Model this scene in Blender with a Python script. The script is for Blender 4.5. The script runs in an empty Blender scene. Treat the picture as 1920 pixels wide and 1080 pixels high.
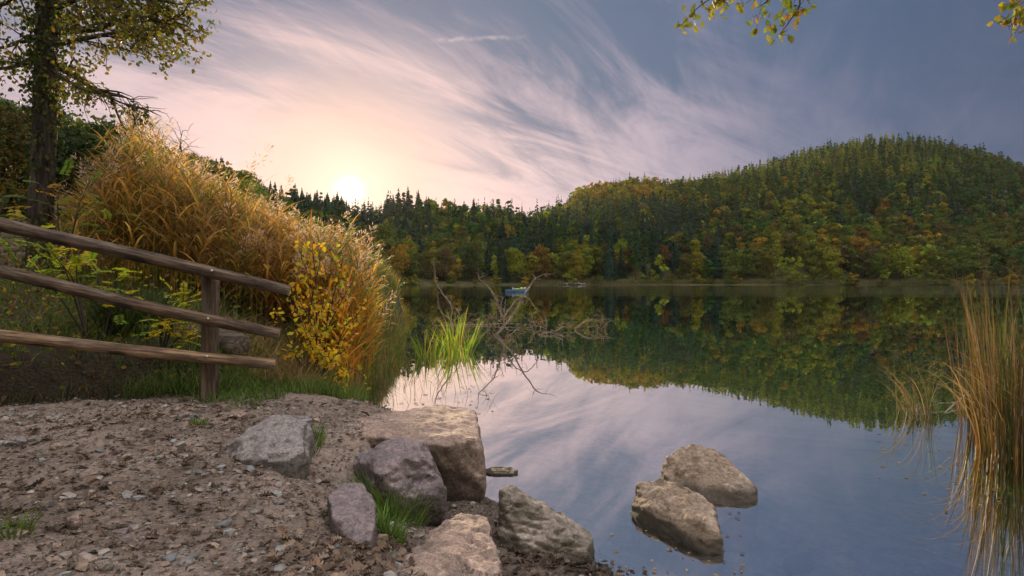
import bpy, bmesh, math, random
import numpy as np
from mathutils import Vector

SEED = 11
R = np.random.default_rng(SEED)
random.seed(SEED)
sc = bpy.context.scene
col = sc.collection
rad = math.radians

# ------------------------------------------------------------------ camera
F, HZ, CH = 1066.667, 527.0, 1.5          # focal length / horizon row in the 1920 px photograph, eye height
cam = bpy.data.objects.new("camera", bpy.data.cameras.new("camera"))
col.objects.link(cam)
cam.location = (0, 0, CH)
cam.rotation_euler = (rad(90), 0, 0)
cam.data.lens, cam.data.sensor_width = 20.0, 36.0
cam.data.shift_y = -(540 - HZ) / 1920
cam.data.clip_start, cam.data.clip_end = 0.05, 6000
sc.camera = cam

# ------------------------------------------------------------------ sun and sky
SUN_AZ, SUN_EL = rad(-15.9), rad(9.1)      # azimuth from +Y towards +X
SD = Vector((math.sin(SUN_AZ) * math.cos(SUN_EL), math.cos(SUN_AZ) * math.cos(SUN_EL), math.sin(SUN_EL)))
SG = Vector(((655 - 960) / F, 1, (HZ - 359) / F)).normalized()      # the sun's glow in the sky, seen in the notch of the ridge
sun = bpy.data.objects.new("sun", bpy.data.lights.new("sun", "SUN"))
col.objects.link(sun)
sun.rotation_euler = SD.to_track_quat('Z', 'Y').to_euler()
sun.data.energy, sun.data.angle, sun.data.color = 5.0, rad(1.2), (1.0, 0.76, 0.48)

sc.view_settings.view_transform = 'Standard'
sc.view_settings.look = 'None'
sc.view_settings.exposure = 0.45
sc.view_settings.gamma = 1.0
sc.cycles.use_denoising = True
sc.cycles.max_bounces = 6
sc.cycles.diffuse_bounces = 3
sc.cycles.glossy_bounces = 3
sc.cycles.transmission_bounces = 4
sc.cycles.transparent_max_bounces = 8
sc.cycles.sample_clamp_indirect = 6.0
sc.cycles.volume_bounces = 1


class NT:
    """small helper around a node tree"""
    def __init__(self, nt):
        self.nt = nt
        nt.nodes.clear()
    def n(self, kind, **kw):
        nd = self.nt.nodes.new(kind)
        for k, v in kw.items():
            setattr(nd, k, v)
        return nd
    def link(self, a, b):
        self.nt.links.new(a, b)
    def put(self, sock, v):
        if hasattr(v, 'is_output'):
            self.link(v, sock)
        else:
            if isinstance(v, (tuple, list)) and len(v) == 3 and sock.type == 'RGBA':
                v = (*v, 1)
            sock.default_value = v
    def m(self, op, a, b=0.0, c=None, clamp=False):
        nd = self.n('ShaderNodeMath', operation=op, use_clamp=clamp)
        self.put(nd.inputs[0], a); self.put(nd.inputs[1], b)
        if c is not None:
            self.put(nd.inputs[2], c)
        return nd.outputs[0]
    def vm(self, op, a, b=(0, 0, 0)):
        nd = self.n('ShaderNodeVectorMath', operation=op)
        self.put(nd.inputs[0], a); self.put(nd.inputs[1], b)
        return nd.outputs['Value'] if op in ('DOT_PRODUCT', 'LENGTH') else nd.outputs[0]
    def rng(self, v, a, b, c=0.0, d=1.0, smooth=True):
        nd = self.n('ShaderNodeMapRange', interpolation_type='SMOOTHSTEP' if smooth else 'LINEAR')
        self.put(nd.inputs[0], v)
        for i, x in enumerate((a, b, c, d)):
            self.put(nd.inputs[i + 1], x)
        return nd.outputs[0]
    def ramp(self, fac, stops, mode='LINEAR'):
        nd = self.n('ShaderNodeValToRGB')
        cr = nd.color_ramp
        cr.interpolation = mode
        while len(cr.elements) < len(stops):
            cr.elements.new(0.5)
        for e, (p, c) in zip(cr.elements, stops):
            e.position = p
            e.color = (*c, 1) if not isinstance(c, (int, float)) else (c, c, c, 1)
        self.put(nd.inputs[0], fac)
        return nd.outputs[0]
    def mix(self, fac, a, b, mode='MIX'):
        nd = self.n('ShaderNodeMix', data_type='RGBA', blend_type=mode)
        self.put(nd.inputs[0], fac); self.put(nd.inputs[6], a); self.put(nd.inputs[7], b)
        return nd.outputs[2]
    def noise(self, vec, scale, detail=4.0, rough=0.55, dist=0.0):
        nd = self.n('ShaderNodeTexNoise')
        if vec is not None:
            self.link(vec, nd.inputs['Vector'])
        for k, v in (('Scale', scale), ('Detail', detail), ('Roughness', rough), ('Distortion', dist)):
            nd.inputs[k].default_value = v
        return nd.outputs['Fac']
    def mapping(self, vec, loc=(0, 0, 0), rot=(0, 0, 0), scale=(1, 1, 1)):
        nd = self.n('ShaderNodeMapping')
        self.link(vec, nd.inputs[0])
        nd.inputs[1].default_value, nd.inputs[2].default_value, nd.inputs[3].default_value = loc, rot, scale
        return nd.outputs[0]


def build_world():
    w = bpy.data.worlds.new("World")
    sc.world = w
    w.use_nodes = True
    t = NT(w.node_tree)
    out = t.n('ShaderNodeOutputWorld')
    bg = t.n('ShaderNodeBackground')
    D = t.n('ShaderNodeTexCoord').outputs['Generated']
    sky = t.n('ShaderNodeTexSky', sky_type='NISHITA', sun_disc=False, sun_elevation=SUN_EL, sun_rotation=SUN_AZ, air_density=1.0, dust_density=1.5)
    xyz = t.n('ShaderNodeSeparateXYZ'); t.link(D, xyz.inputs[0])
    x, y, z = xyz.outputs
    ang = t.m('DIVIDE', t.m('ARCCOSINE', t.m('MINIMUM', t.vm('DOT_PRODUCT', D, tuple(SG)), 0.99999)), math.pi)   # 0..1 = 0..180 deg
    d = lambda a: a / 180.0
    # sunlit cirrus, colour by distance from the sun; unseen sky brightened as added fill
    cloud = t.ramp(ang, [(0, (.98, .76, .60)), (d(6), (.90, .63, .525)), (d(11), (.92, .63, .59)), (d(19), (.74, .55, .575)), (d(30), (.47, .395, .475)),
                         (d(42), (.19, .205, .31)), (d(59), (.080, .115, .20)), (d(72), (.8, .73, .74)), (d(88), (3.9, 3.55, 3.4)), (d(180), (3.9, 3.55, 3.4))])
    gap = t.ramp(ang, [(0, (.95, .74, .58)), (d(7), (.78, .54, .48)), (d(12), (.46, .39, .44)), (d(17), (.19, .215, .31)), (d(25), (.125, .175, .275)), (d(42), (.085, .135, .24)),
                       (d(59), (.054, .09, .175)), (d(72), (.6, .62, .68)), (d(88), (3.0, 2.8, 2.75)), (d(180), (3.0, 2.8, 2.75))])  # clear sky between the clouds, with the same added fill outside the view
    zz = t.m('ADD', t.m('MAXIMUM', z, 0.0), 0.16)
    p = t.n('ShaderNodeCombineXYZ')
    t.link(t.m('DIVIDE', x, zz), p.inputs[0]); t.link(t.m('DIVIDE', y, zz), p.inputs[1])
    P = p.outputs[0]
    Pr = t.mapping(P, rot=(0, 0, rad(-46)))
    Pr2 = t.mapping(P, rot=(0, 0, rad(-62)))
    m1 = t.mapping(Pr, loc=(.3, 1.7, 0), scale=(.36, 1.0, 1))
    a = t.noise(m1, 2.1, 9, .62, 1.6)
    m2 = t.mapping(Pr2, loc=(4.1, .6, 0), scale=(.5, 1.0, 1))
    b = t.noise(m2, .75, 3, .5, .3)
    m3 = t.mapping(Pr2, scale=(.30, 1.6, 1))
    c = t.noise(m3, 5.5, 6, .65, 1.2)
    s = t.m('ADD', t.m('ADD', t.m('MULTIPLY', a, .62), t.m('MULTIPLY', b, .62)), t.m('MULTIPLY', c, .22))
    s = t.m('ADD', s, t.m('MULTIPLY', t.m('MULTIPLY', t.rng(z, .34, .02), t.rng(ang, d(46), d(14))), .24))
    s = t.m('SUBTRACT', s, t.m('MULTIPLY', t.rng(z, .24, .44), .15))
    mask = t.rng(s, .57, .88)
    colr = t.mix(mask, gap, cloud)
    # unseen sky behind the viewer dimmed, as by woods, to shape fill light
    low = t.m('MULTIPLY', t.rng(y, .30, -.20), t.rng(z, .97, .45))
    colr = t.mix(t.m('MULTIPLY', low, .93), colr, (.10, .10, .085))
    # a thin condensation trail high over the lake
    A = Vector(((775 - 960) / F, 1, (HZ - 78) / F)).normalized(); B = Vector(((1000 - 960) / F, 1, (HZ - 68) / F)).normalized()
    nrm = A.cross(B).normalized(); T = (B - A).normalized(); M = ((A + B) / 2).normalized()
    wob = t.m('MULTIPLY', t.m('SUBTRACT', t.noise(D, 30, 4, .6), .5), .012)
    dist = t.m('ABSOLUTE', t.m('ADD', t.vm('DOT_PRODUCT', D, tuple(nrm)), wob))
    along = t.m('ABSOLUTE', t.m('SUBTRACT', t.vm('DOT_PRODUCT', D, tuple(T)), M.dot(T)))
    front = t.m('GREATER_THAN', y, 0.2)
    tr = t.m('MULTIPLY', t.m('MULTIPLY', t.rng(dist, .0055, .0), t.rng(along, .105, .03)), front)
    tr = t.m('MULTIPLY', tr, t.rng(t.noise(D, 55, 3, .6), .35, .65, .15, .8))
    colr = t.mix(t.m('MULTIPLY', tr, .45), colr, (.85, .68, .68))
    # glow round the sun
    g1 = t.m('POWER', 2.718, t.m('MULTIPLY', t.m('POWER', t.m('DIVIDE', ang, d(.95)), 2), -1))
    g2 = t.m('POWER', 2.718, t.m('MULTIPLY', t.m('DIVIDE', ang, d(5.0)), -1))
    glow = t.mix(1, t.vm('SCALE', (1, .93, .8)), (0, 0, 0))
    v1 = t.n('ShaderNodeVectorMath', operation='SCALE'); v1.inputs[0].default_value = (1, .92, .75); t.link(t.m('MULTIPLY', g1, 1.8), v1.inputs['Scale'])
    v2 = t.n('ShaderNodeVectorMath', operation='SCALE'); v2.inputs[0].default_value = (1, .64, .46); t.link(t.m('MULTIPLY', g2, .28), v2.inputs['Scale'])
    v3 = t.n('ShaderNodeVectorMath', operation='SCALE'); t.link(sky.outputs[0], v3.inputs[0]); v3.inputs['Scale'].default_value = .0015
    tot = t.vm('ADD', t.vm('ADD', colr, v1.outputs[0]), t.vm('ADD', v2.outputs[0], v3.outputs[0]))
    t.link(tot, bg.inputs[0]); bg.inputs[1].default_value = .75
    t.link(bg.outputs[0], out.inputs[0])


build_world()

# ------------------------------------------------------------------ small maths
def at(px, py, Y):
    return np.array([(px - 960) / F * Y, Y, CH - (py - HZ) / F * Y])
def on(px, py, z):
    return at(px, py, (CH - z) * F / (py - HZ))
def unit(v):
    v = np.asarray(v, float)
    return v / np.maximum(np.linalg.norm(v, axis=-1, keepdims=True), 1e-9)
def ss(x):
    x = np.clip(x, 0, 1)
    return x * x * (3 - 2 * x)
def rdir(n):
    return unit(R.normal(size=(n, 3)))
def vnoise(p):
    p = np.asarray(p, float)
    i = np.floor(p).astype(np.int64); f = p - i
    u = f * f * (3 - 2 * f)
    def h(dx, dy, dz):
        k = (i[:, 0] + dx) * 73856093 ^ (i[:, 1] + dy) * 19349663 ^ (i[:, 2] + dz) * 83492791
        k = (k ^ (k >> 13)) * 1274126177 & 0x7fffffff
        k = (k ^ (k >> 16)) * 668265263 & 0x7fffffff
        return (k >> 7 & 0xffff) / 65535.0
    def L(a, b, t): return a + (b - a) * t
    x0 = L(L(h(0, 0, 0), h(1, 0, 0), u[:, 0]), L(h(0, 1, 0), h(1, 1, 0), u[:, 0]), u[:, 1])
    x1 = L(L(h(0, 0, 1), h(1, 0, 1), u[:, 0]), L(h(0, 1, 1), h(1, 1, 1), u[:, 0]), u[:, 1])
    return L(x0, x1, u[:, 2]) * 2 - 1
def fbm(p, scale=1.0, octs=4, gain=.5):
    p = np.asarray(p, float) * scale
    out, amp = 0, 1.0
    for o in range(octs):
        out = out + amp * vnoise(p + 17.3 * o); p = p * 2.03; amp *= gain
    return out

# ------------------------------------------------------------------ mesh building
class MB:
    def __init__(self): self.V, self.T, self.Fs, self.n = [], [], [], 0
    def add(self, V, faces, tint=(1, 1, 1), mat=0):
        V = np.asarray(V, float).reshape(-1, 3)
        tint = np.asarray(tint, float)
        if tint.ndim == 1: tint = np.tile(tint, (len(V), 1))
        self.V.append(V); self.T.append(tint)
        if not isinstance(faces, list): faces = [faces]
        for f in faces:
            self.Fs.append((np.asarray(f, np.int64) + self.n, mat))
        self.n += len(V)
    def raw(self):
        return np.concatenate(self.V), np.concatenate(self.T), self.Fs
    def build(self, name, mats, parent=None, smooth=True, loc=None):
        V, T, Fs = self.raw()
        return link_mesh(name, make_mesh(name, V, T, Fs, mats, smooth, loc), parent, loc)

def make_mesh(name, V, T, Fs, mats, smooth=True, loc=None):
    me = bpy.data.meshes.new(name)
    if loc is not None: V = V - np.asarray(loc)
    me.vertices.add(len(V)); me.vertices.foreach_set('co', V.astype(np.float32).ravel())
    nl = sum(f.size for f, _ in Fs); npoly = sum(len(f) for f, _ in Fs)
    me.loops.add(nl); me.polygons.add(npoly)
    me.loops.foreach_set('vertex_index', np.concatenate([f.ravel() for f, _ in Fs]).astype(np.int32))
    tot = np.concatenate([np.full(len(f), f.shape[1]) for f, _ in Fs])
    me.polygons.foreach_set('loop_start', np.concatenate([[0], np.cumsum(tot)[:-1]]).astype(np.int32))
    me.polygons.foreach_set('material_index', np.concatenate([np.full(len(f), m) for f, m in Fs]).astype(np.int32))
    me.polygons.foreach_set('use_smooth', np.full(npoly, smooth, dtype=bool))
    a = me.attributes.new('tint', 'FLOAT_COLOR', 'POINT')
    a.data.foreach_set('color', np.concatenate([T, np.ones((len(T), 1))], 1).astype(np.float32).ravel())
    for m in (mats if isinstance(mats, (list, tuple)) else [mats]): me.materials.append(m)
    me.update(calc_edges=True); me.validate()
    return me

def link_mesh(name, me, parent=None, loc=None):
    o = bpy.data.objects.new(name, me)
    col.objects.link(o)
    if loc is not None: o.location = tuple(loc)
    if parent is not None: o.parent = parent
    return o

def tag(o, label=None, cat=None, group=None, kind=None):
    for k, v in (('label', label), ('category', cat), ('group', group), ('kind', kind)):
        if v: o[k] = v
    return o
def empty(name, loc=(0, 0, 0)):
    o = bpy.data.objects.new(name, None)
    o.empty_display_size = .1
    col.objects.link(o); o.location = tuple(loc)
    return o

def stamp(mb, tv, tf, P, A, N, size, tint, mat=0):
    """copies of a template (along, side, normal) at P, axis A, rough normal N"""
    tv = np.asarray(tv, float); n, k = len(P), len(tv)
    A = unit(A); S = unit(np.cross(A, N)); N = np.cross(S, A)
    size = np.asarray(size, float)
    if size.ndim == 0: size = np.full(n, float(size))
    sz = size if size.ndim == 2 else np.repeat(size[:, None], 3, 1)
    V = P[:, None] + (A[:, None] * (tv[None, :, :1] * sz[:, None, :1]) + S[:, None] * (tv[None, :, 1:2] * sz[:, None, 1:2]) + N[:, None] * (tv[None, :, 2:] * sz[:, None, 2:]))
    fs = [(np.asarray(f)[None] + (np.arange(n) * k)[:, None, None]).reshape(-1, np.asarray(f).shape[1]) for f in (tf if isinstance(tf, list) else [tf])]
    mb.add(V.reshape(-1, 3), fs, np.repeat(np.asarray(tint, float), k, 0) if np.ndim(tint) == 2 else tint, mat)

LEAF_V = [(0, 0, 0), (.35, .32, .07), (.72, .26, .05), (1, 0, -.08), (.72, -.26, .05), (.35, -.32, .07), (.5, 0, -.03)]
LEAF_F = np.array([(0, 6, 1), (1, 6, 2), (2, 6, 3), (3, 6, 4), (4, 6, 5), (5, 6, 0)])
SLIP_V = [(0, 0, 0), (.5, .5, .06), (1, 0, 0), (.5, -.5, .06)]
SLIP_F = np.array([(0, 2, 1), (0, 3, 2)])
OAK_V = [(0, .02, 0), (.12, .10, .03), (.22, .26, .06), (.30, .13, .03), (.42, .36, .08), (.52, .17, .04), (.66, .38, .09), (.74, .18, .03), (.88, .22, .02), (1, 0, -.08),
         (.88, -.2, .02), (.74, -.18, .03), (.66, -.36, .09), (.52, -.17, .04), (.42, -.34, .08), (.30, -.13, .03), (.22, -.24, .06), (.12, -.10, .03), (.5, 0, -.04)]
OAK_F = np.array([(i, 18, (i + 1) % 18) for i in range(18)])
CARD_V = [(-.5, -.5, 0), (.5, -.45, .1), (.55, .5, 0), (-.45, .5, .1)]
CARD_F = np.array([(0, 1, 2, 3)])

def blades(mb, P, az, length, th0, th1, width, tint, segs=5, mat=0, power=1.3, twist=None):
    """ribbons that start at P, heading th0 from the vertical and bending to th1 in the direction az"""
    n = len(P)
    b = lambda v: np.full(n, float(v)) if np.ndim(v) == 0 else np.asarray(v, float)
    length, th0, th1, width, az = b(length), b(th0), b(th1), b(width), b(az)
    hd = np.stack([np.cos(az), np.sin(az), np.zeros(n)], 1)
    tw = R.uniform(-1.3, 1.3, n) if twist is None else b(twist)
    sd0 = np.stack([-np.sin(az + tw), np.cos(az + tw), np.zeros(n)], 1)
    pos = P.copy(); ring = []
    for k in range(segs + 1):
        t = k / segs
        w = width * (1 - t ** 2.2) * (0.55 + .45 * min(1, t * 4))
        if k == segs: w = width * .04
        ring.append(np.stack([pos - sd0 * w[:, None] / 2, pos + sd0 * w[:, None] / 2], 1))
        th = th0 + (th1 - th0) * ((k + .5) / segs) ** power
        pos = pos + (length / segs)[:, None] * (hd * np.sin(th)[:, None] + np.array([0, 0, 1.]) * np.cos(th)[:, None])
    V = np.stack(ring, 1).reshape(-1, 3)                # n, segs+1, 2
    base = (np.arange(n) * (segs + 1) * 2)[:, None]
    fs = np.concatenate([base + np.array([[2 * k, 2 * k + 1, 2 * k + 3, 2 * k + 2]]) for k in range(segs)])
    tint = np.asarray(tint, float)
    mb.add(V, fs, np.repeat(tint, (segs + 1) * 2, 0) if tint.ndim == 2 else tint, mat)
    return pos

def tube(mb, pts, rads, sides=7, tint=(1, 1, 1), mat=0, jitter=0.0):
    pts = np.asarray(pts, float); n = len(pts)
    rads = np.asarray(rads, float) if np.ndim(rads) else np.full(n, float(rads))
    tan = unit(np.gradient(pts, axis=0))
    ref = np.array([.31, .2, .93]) if abs(tan[:, 2]).mean() < .8 else np.array([1., .2, .1])
    a = unit(np.cross(tan, ref)); b = np.cross(tan, a)
    ph = np.arange(sides) / sides * 2 * math.pi
    rr = rads[:, None] * (1 + jitter * R.normal(size=(n, sides)))
    V = pts[:, None] + rr[..., None] * (a[:, None] * np.cos(ph)[None, :, None] + b[:, None] * np.sin(ph)[None, :, None])
    V = np.concatenate([V.reshape(-1, 3), pts[[0, -1]]])
    fs = []
    for k in range(n - 1):
        for j in range(sides):
            fs.append((k * sides + j, k * sides + (j + 1) % sides, (k + 1) * sides + (j + 1) % sides, (k + 1) * sides + j))
    caps = [(n * sides, (j + 1) % sides, j) for j in range(sides)] + [(n * sides + 1, (n - 1) * sides + j, (n - 1) * sides + (j + 1) % sides) for j in range(sides)]
    mb.add(V, [np.array(fs), np.array(caps)], tint, mat)

def spline(ctrl, n):
    """smooth curve through control points"""
    c = np.asarray(ctrl, float)
    if len(c) == 2: return c[0] + (c[1] - c[0]) * np.linspace(0, 1, n)[:, None]
    c2 = np.concatenate([[2 * c[0] - c[1]], c, [2 * c[-1] - c[-2]]])
    u = np.linspace(0, len(c) - 1 - 1e-6, n); i = u.astype(int); f = (u - i)[:, None]
    p0, p1, p2, p3 = c2[i], c2[i + 1], c2[i + 2], c2[i + 3]
    return .5 * (2 * p1 + (p2 - p0) * f + (2 * p0 - 5 * p1 + 4 * p2 - p3) * f ** 2 + (3 * p1 - p0 - 3 * p2 + p3) * f ** 3)

def wander(p, d, length, steps, wob, pull=(0, 0, 0)):
    pts = [np.asarray(p, float)]; d = unit(d); pull = np.asarray(pull, float)
    for _ in range(steps):
        d = unit(d + R.normal(size=3) * wob + pull)
        pts.append(pts[-1] + d * length / steps)
    return np.array(pts)

# ------------------------------------------------------------------ materials
def pos_coord(t):
    return t.n('ShaderNodeNewGeometry').outputs['Position']
def mat_new(name):
    m = bpy.data.materials.new(name)
    m.use_nodes = True
    t = NT(m.node_tree)
    return m, t, t.n('ShaderNodeOutputMaterial')
def principled(t, color, rough=.7, spec=.3, bump=None, bdist=.01, bstr=1.0):
    p = t.n('ShaderNodeBsdfPrincipled')
    t.put(p.inputs['Base Color'], color); t.put(p.inputs['Roughness'], rough); p.inputs['Specular IOR Level'].default_value = spec
    if bump is not None:
        b = t.n('ShaderNodeBump'); b.inputs['Distance'].default_value = bdist; b.inputs['Strength'].default_value = bstr
        t.link(bump, b.inputs['Height']); t.link(b.outputs[0], p.inputs['Normal'])
    return p
def tint_of(t):
    a = t.n('ShaderNodeAttribute', attribute_name='tint')
    oi = t.n('ShaderNodeObjectInfo')
    return t.mix(1.0, a.outputs['Color'], oi.outputs['Color'], 'MULTIPLY')

def foliage(name, trans=.4, rough=.55, var=.5, scale=3.0, glow=1.35, spec=.25):
    m, t, out = mat_new(name)
    c = tint_of(t)
    c = t.mix(1.0, c, t.ramp(t.noise(pos_coord(t), scale, 3), [(.3, 1 - var), (.7, 1 + .0)]), 'MULTIPLY')
    p = principled(t, c, rough, spec)
    tr = t.n('ShaderNodeBsdfTranslucent')
    t.link(t.mix(1.0, c, (glow, glow * .98, glow * .8), 'MULTIPLY'), tr.inputs[0])
    mx = t.n('ShaderNodeMixShader'); mx.inputs[0].default_value = trans
    t.link(p.outputs[0], mx.inputs[1]); t.link(tr.outputs[0], mx.inputs[2]); t.link(mx.outputs[0], out.inputs[0])
    return m

def rock_mat(name, c1, c2, c3, moss=0.0, wet=True, scale=1.0):
    m, t, out = mat_new(name)
    co = t.n('ShaderNodeTexCoord').outputs['Object']; wp = pos_coord(t)
    n1 = t.noise(co, 7 * scale, 8, .65, .4); n2 = t.noise(co, 38 * scale, 6, .7); n3 = t.noise(t.mapping(co, rot=(.5, .3, .2), scale=(1, 1, 3.2)), 4 * scale, 6, .6, 1.0)
    c = t.mix(t.rng(n1, .35, .68), c1, c2)
    c = t.mix(t.rng(n3, .52, .72), c, c3)
    c = t.mix(1.0, c, t.ramp(n2, [(.28, .42), (.60, 1.15)]), 'MULTIPLY')
    n4 = t.noise(co, 130 * scale, 4, .75)
    c = t.mix(1.0, c, t.ramp(n4, [(.32, .6), (.62, 1.18)]), 'MULTIPLY')
    spk = t.n('ShaderNodeTexVoronoi'); spk.inputs['Scale'].default_value = 95 * scale; t.link(co, spk.inputs['Vector'])
    c = t.mix(t.rng(spk.outputs['Distance'], .18, .05, 0, .35), c, (.62, .55, .50))
    crack = t.m('MULTIPLY', t.rng(t.m('ABSOLUTE', t.m('SUBTRACT', t.noise(t.mapping(co, rot=(.4, .2, .9), scale=(1, 1, 2.6)), 2.6 * scale, 6, .62, .3), .5)), .0, .010, 1, 0), t.rng(t.noise(co, 5, 3), .5, .62))
    c = t.mix(t.m('MULTIPLY', crack, .55), c, (.05, .04, .035))
    xyz = t.n('ShaderNodeSeparateXYZ'); t.link(wp, xyz.inputs[0]); z = xyz.outputs[2]
    rough = .8
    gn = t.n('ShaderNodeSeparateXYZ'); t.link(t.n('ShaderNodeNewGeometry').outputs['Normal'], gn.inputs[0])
    lit_top = t.rng(t.m('ADD', gn.outputs[2], t.m('MULTIPLY', t.m('SUBTRACT', n1, .5), .5)), .35, .8)
    c = t.mix(1.0, c, t.mix(lit_top, (.50, .47, .42), (1.18, 1.14, 1.12)), 'MULTIPLY')  # light on tops and shade on steep sides painted into the rock colour
    if moss:
        nz = t.n('ShaderNodeSeparateXYZ'); t.link(t.n('ShaderNodeNewGeometry').outputs['Normal'], nz.inputs[0])
        c = t.mix(t.m('MULTIPLY', t.rng(n1, .45, .7), moss), c, (.10, .105, .03))
    if wet:
        w = t.rng(t.m('ADD', z, t.m('MULTIPLY', t.m('SUBTRACT', n1, .5), .12)), .045, .095, 1, 0)
        c = t.mix(t.m('MULTIPLY', w, .88), c, (.035, .03, .02))
        rough = t.rng(w, 0, 1, .8, .72)
    h = t.m('ADD', t.m('MULTIPLY', n1, .9), t.m('ADD', t.m('ADD', t.m('MULTIPLY', n2, .5), t.m('MULTIPLY', n4, .16)), t.m('MULTIPLY', crack, -.5)))
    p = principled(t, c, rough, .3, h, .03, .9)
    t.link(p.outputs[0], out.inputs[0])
    return m

def wood_mat(name, c1, c2, grain=(1, 18, 18), scale=4.0, rough=.7, bd=.006, knots=False):
    m, t, out = mat_new(name)
    co = t.n('ShaderNodeTexCoord').outputs['Object']
    g = t.noise(t.mapping(co, scale=grain), scale, 7, .65, .3); n = t.noise(co, 5, 4)
    c = t.mix(t.rng(g, .3, .7), c1, c2)
    c = t.mix(1.0, c, t.ramp(n, [(.3, .55), (.7, 1.15)]), 'MULTIPLY')
    c = t.mix(1.0, c, tint_of(t), 'MULTIPLY')
    if knots:
        kv = t.n('ShaderNodeTexVoronoi'); kv.inputs['Scale'].default_value = 1.0; t.link(t.mapping(co, scale=(3.2, 9, 9)), kv.inputs['Vector'])
        c = t.mix(t.m('MULTIPLY', t.rng(kv.outputs['Distance'], .30, .16), .85), c, (.018, .012, .008))
        c = t.mix(t.m('MULTIPLY', t.rng(t.noise(t.mapping(co, scale=(1.5, 5, 5)), 1.3, 4), .52, .66), .5), c, (.20, .165, .13))
    cr = t.rng(t.m('ABSOLUTE', t.m('SUBTRACT', g, .47)), 0, .02, 1, 0)
    c = t.mix(t.m('MULTIPLY', cr, .7), c, (.012, .009, .007))
    p = principled(t, c, rough, .3, t.m('SUBTRACT', g, t.m('MULTIPLY', cr, .5)), bd, .8)
    t.link(p.outputs[0], out.inputs[0])
    return m

def plain(name, c, rough=.5, spec=.4, var=.15, scale=8.0):
    m, t, out = mat_new(name)
    cc = t.mix(1.0, c, t.ramp(t.noise(t.n('ShaderNodeTexCoord').outputs['Object'], scale, 4), [(.3, 1 - var), (.7, 1 + var)]), 'MULTIPLY')
    cc = t.mix(1.0, cc, tint_of(t), 'MULTIPLY')
    t.link(principled(t, cc, rough, spec).outputs[0], out.inputs[0])
    return m

def ground_mat():
    m, t, out = mat_new("earth_and_gravel")
    wp = pos_coord(t)
    xyz = t.n('ShaderNodeSeparateXYZ'); t.link(wp, xyz.inputs[0]); z = xyz.outputs[2]
    n1 = t.noise(wp, 1.6, 6, .6, .3); n2 = t.noise(wp, 26, 6, .7); n3 = t.noise(wp, 110, 4, .7)
    v = t.n('ShaderNodeTexVoronoi'); v.inputs['Scale'].default_value = 42; t.link(wp, v.inputs['Vector'])
    v2 = t.n('ShaderNodeTexVoronoi'); v2.inputs['Scale'].default_value = 95; t.link(wp, v2.inputs['Vector'])
    c = t.mix(t.rng(n1, .35, .65), (.185, .142, .112), (.37, .285, .232))
    c = t.mix(t.rng(n2, .4, .7), c, (.115, .083, .062))
    peb = t.mix(t.m('MULTIPLY', t.rng(v.outputs['Distance'], .32, .12), t.rng(t.noise(wp, 9, 3), .4, .62)), c, t.mix(.6, v.outputs['Color'], (.36, .31, .27)))
    c = t.mix(.55, c, peb)
    c = t.mix(t.m('MULTIPLY', t.rng(v2.outputs['Distance'], .3, .1), .35), c, (.36, .31, .27))
    # lake bed: pale silt close in, green and dark as it deepens
    bed = t.mix(t.rng(t.noise(wp, 7, 6, .7), .35, .65), (.10, .112, .12), (.27, .28, .275))
    bed = t.mix(t.m('MULTIPLY', t.rng(v.outputs['Distance'], .25, .1), t.rng(t.noise(wp, 3, 3), .45, .65)), bed, (.75, .74, .72))
    deep = t.mix(t.rng(t.noise(t.mapping(wp, scale=(.35, 1.6, 1)), 1.0, 5, .6), .3, .7), (.09, .20, .02), (.26, .40, .05))
    bed = t.mix(t.rng(z, -.35, -.9), bed, deep)
    bed = t.mix(t.rng(z, -1.7, -4.5), bed, (.02, .055, .035))
    wet = t.rng(z, .02, .12, 1, 0)
    c = t.mix(t.m('MULTIPLY', wet, .75), c, (.055, .042, .032))
    c = t.mix(t.rng(z, .015, -.03), c, bed)
    # soil darkened behind the fence: the overgrown bank's shade painted into its colour
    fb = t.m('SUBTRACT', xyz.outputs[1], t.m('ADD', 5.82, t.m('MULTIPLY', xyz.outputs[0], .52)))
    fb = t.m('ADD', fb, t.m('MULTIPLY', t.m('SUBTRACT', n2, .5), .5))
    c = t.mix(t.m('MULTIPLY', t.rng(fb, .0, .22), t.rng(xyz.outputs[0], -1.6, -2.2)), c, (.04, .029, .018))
    # wooded slopes: leaf mould
    c = t.mix(t.rng(z, 1.0, 1.5), c, t.mix(t.rng(n2, .35, .65), (.045, .032, .018), (.10, .065, .03)))
    h = t.m('ADD', t.m('ADD', t.m('MULTIPLY', n2, .8), t.m('MULTIPLY', n3, .35)), t.m('MULTIPLY', v.outputs['Distance'], -.6))
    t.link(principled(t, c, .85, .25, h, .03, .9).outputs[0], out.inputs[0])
    return m

def slope_mat():
    m, t, out = mat_new("leaf_mould_and_grass")
    wp = pos_coord(t); xyz = t.n('ShaderNodeSeparateXYZ'); t.link(wp, xyz.inputs[0])
    c = t.mix(t.rng(t.noise(wp, .35, 6, .65), .35, .65), (.045, .04, .02), (.085, .085, .028))
    c = t.mix(t.rng(xyz.outputs[2], .1, -.4), c, (.05, .085, .03))
    c = t.mix(t.rng(xyz.outputs[2], -1.2, -5), c, (.02, .045, .035))
    t.link(principled(t, c, .9, .1).outputs[0], out.inputs[0])
    return m

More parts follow.
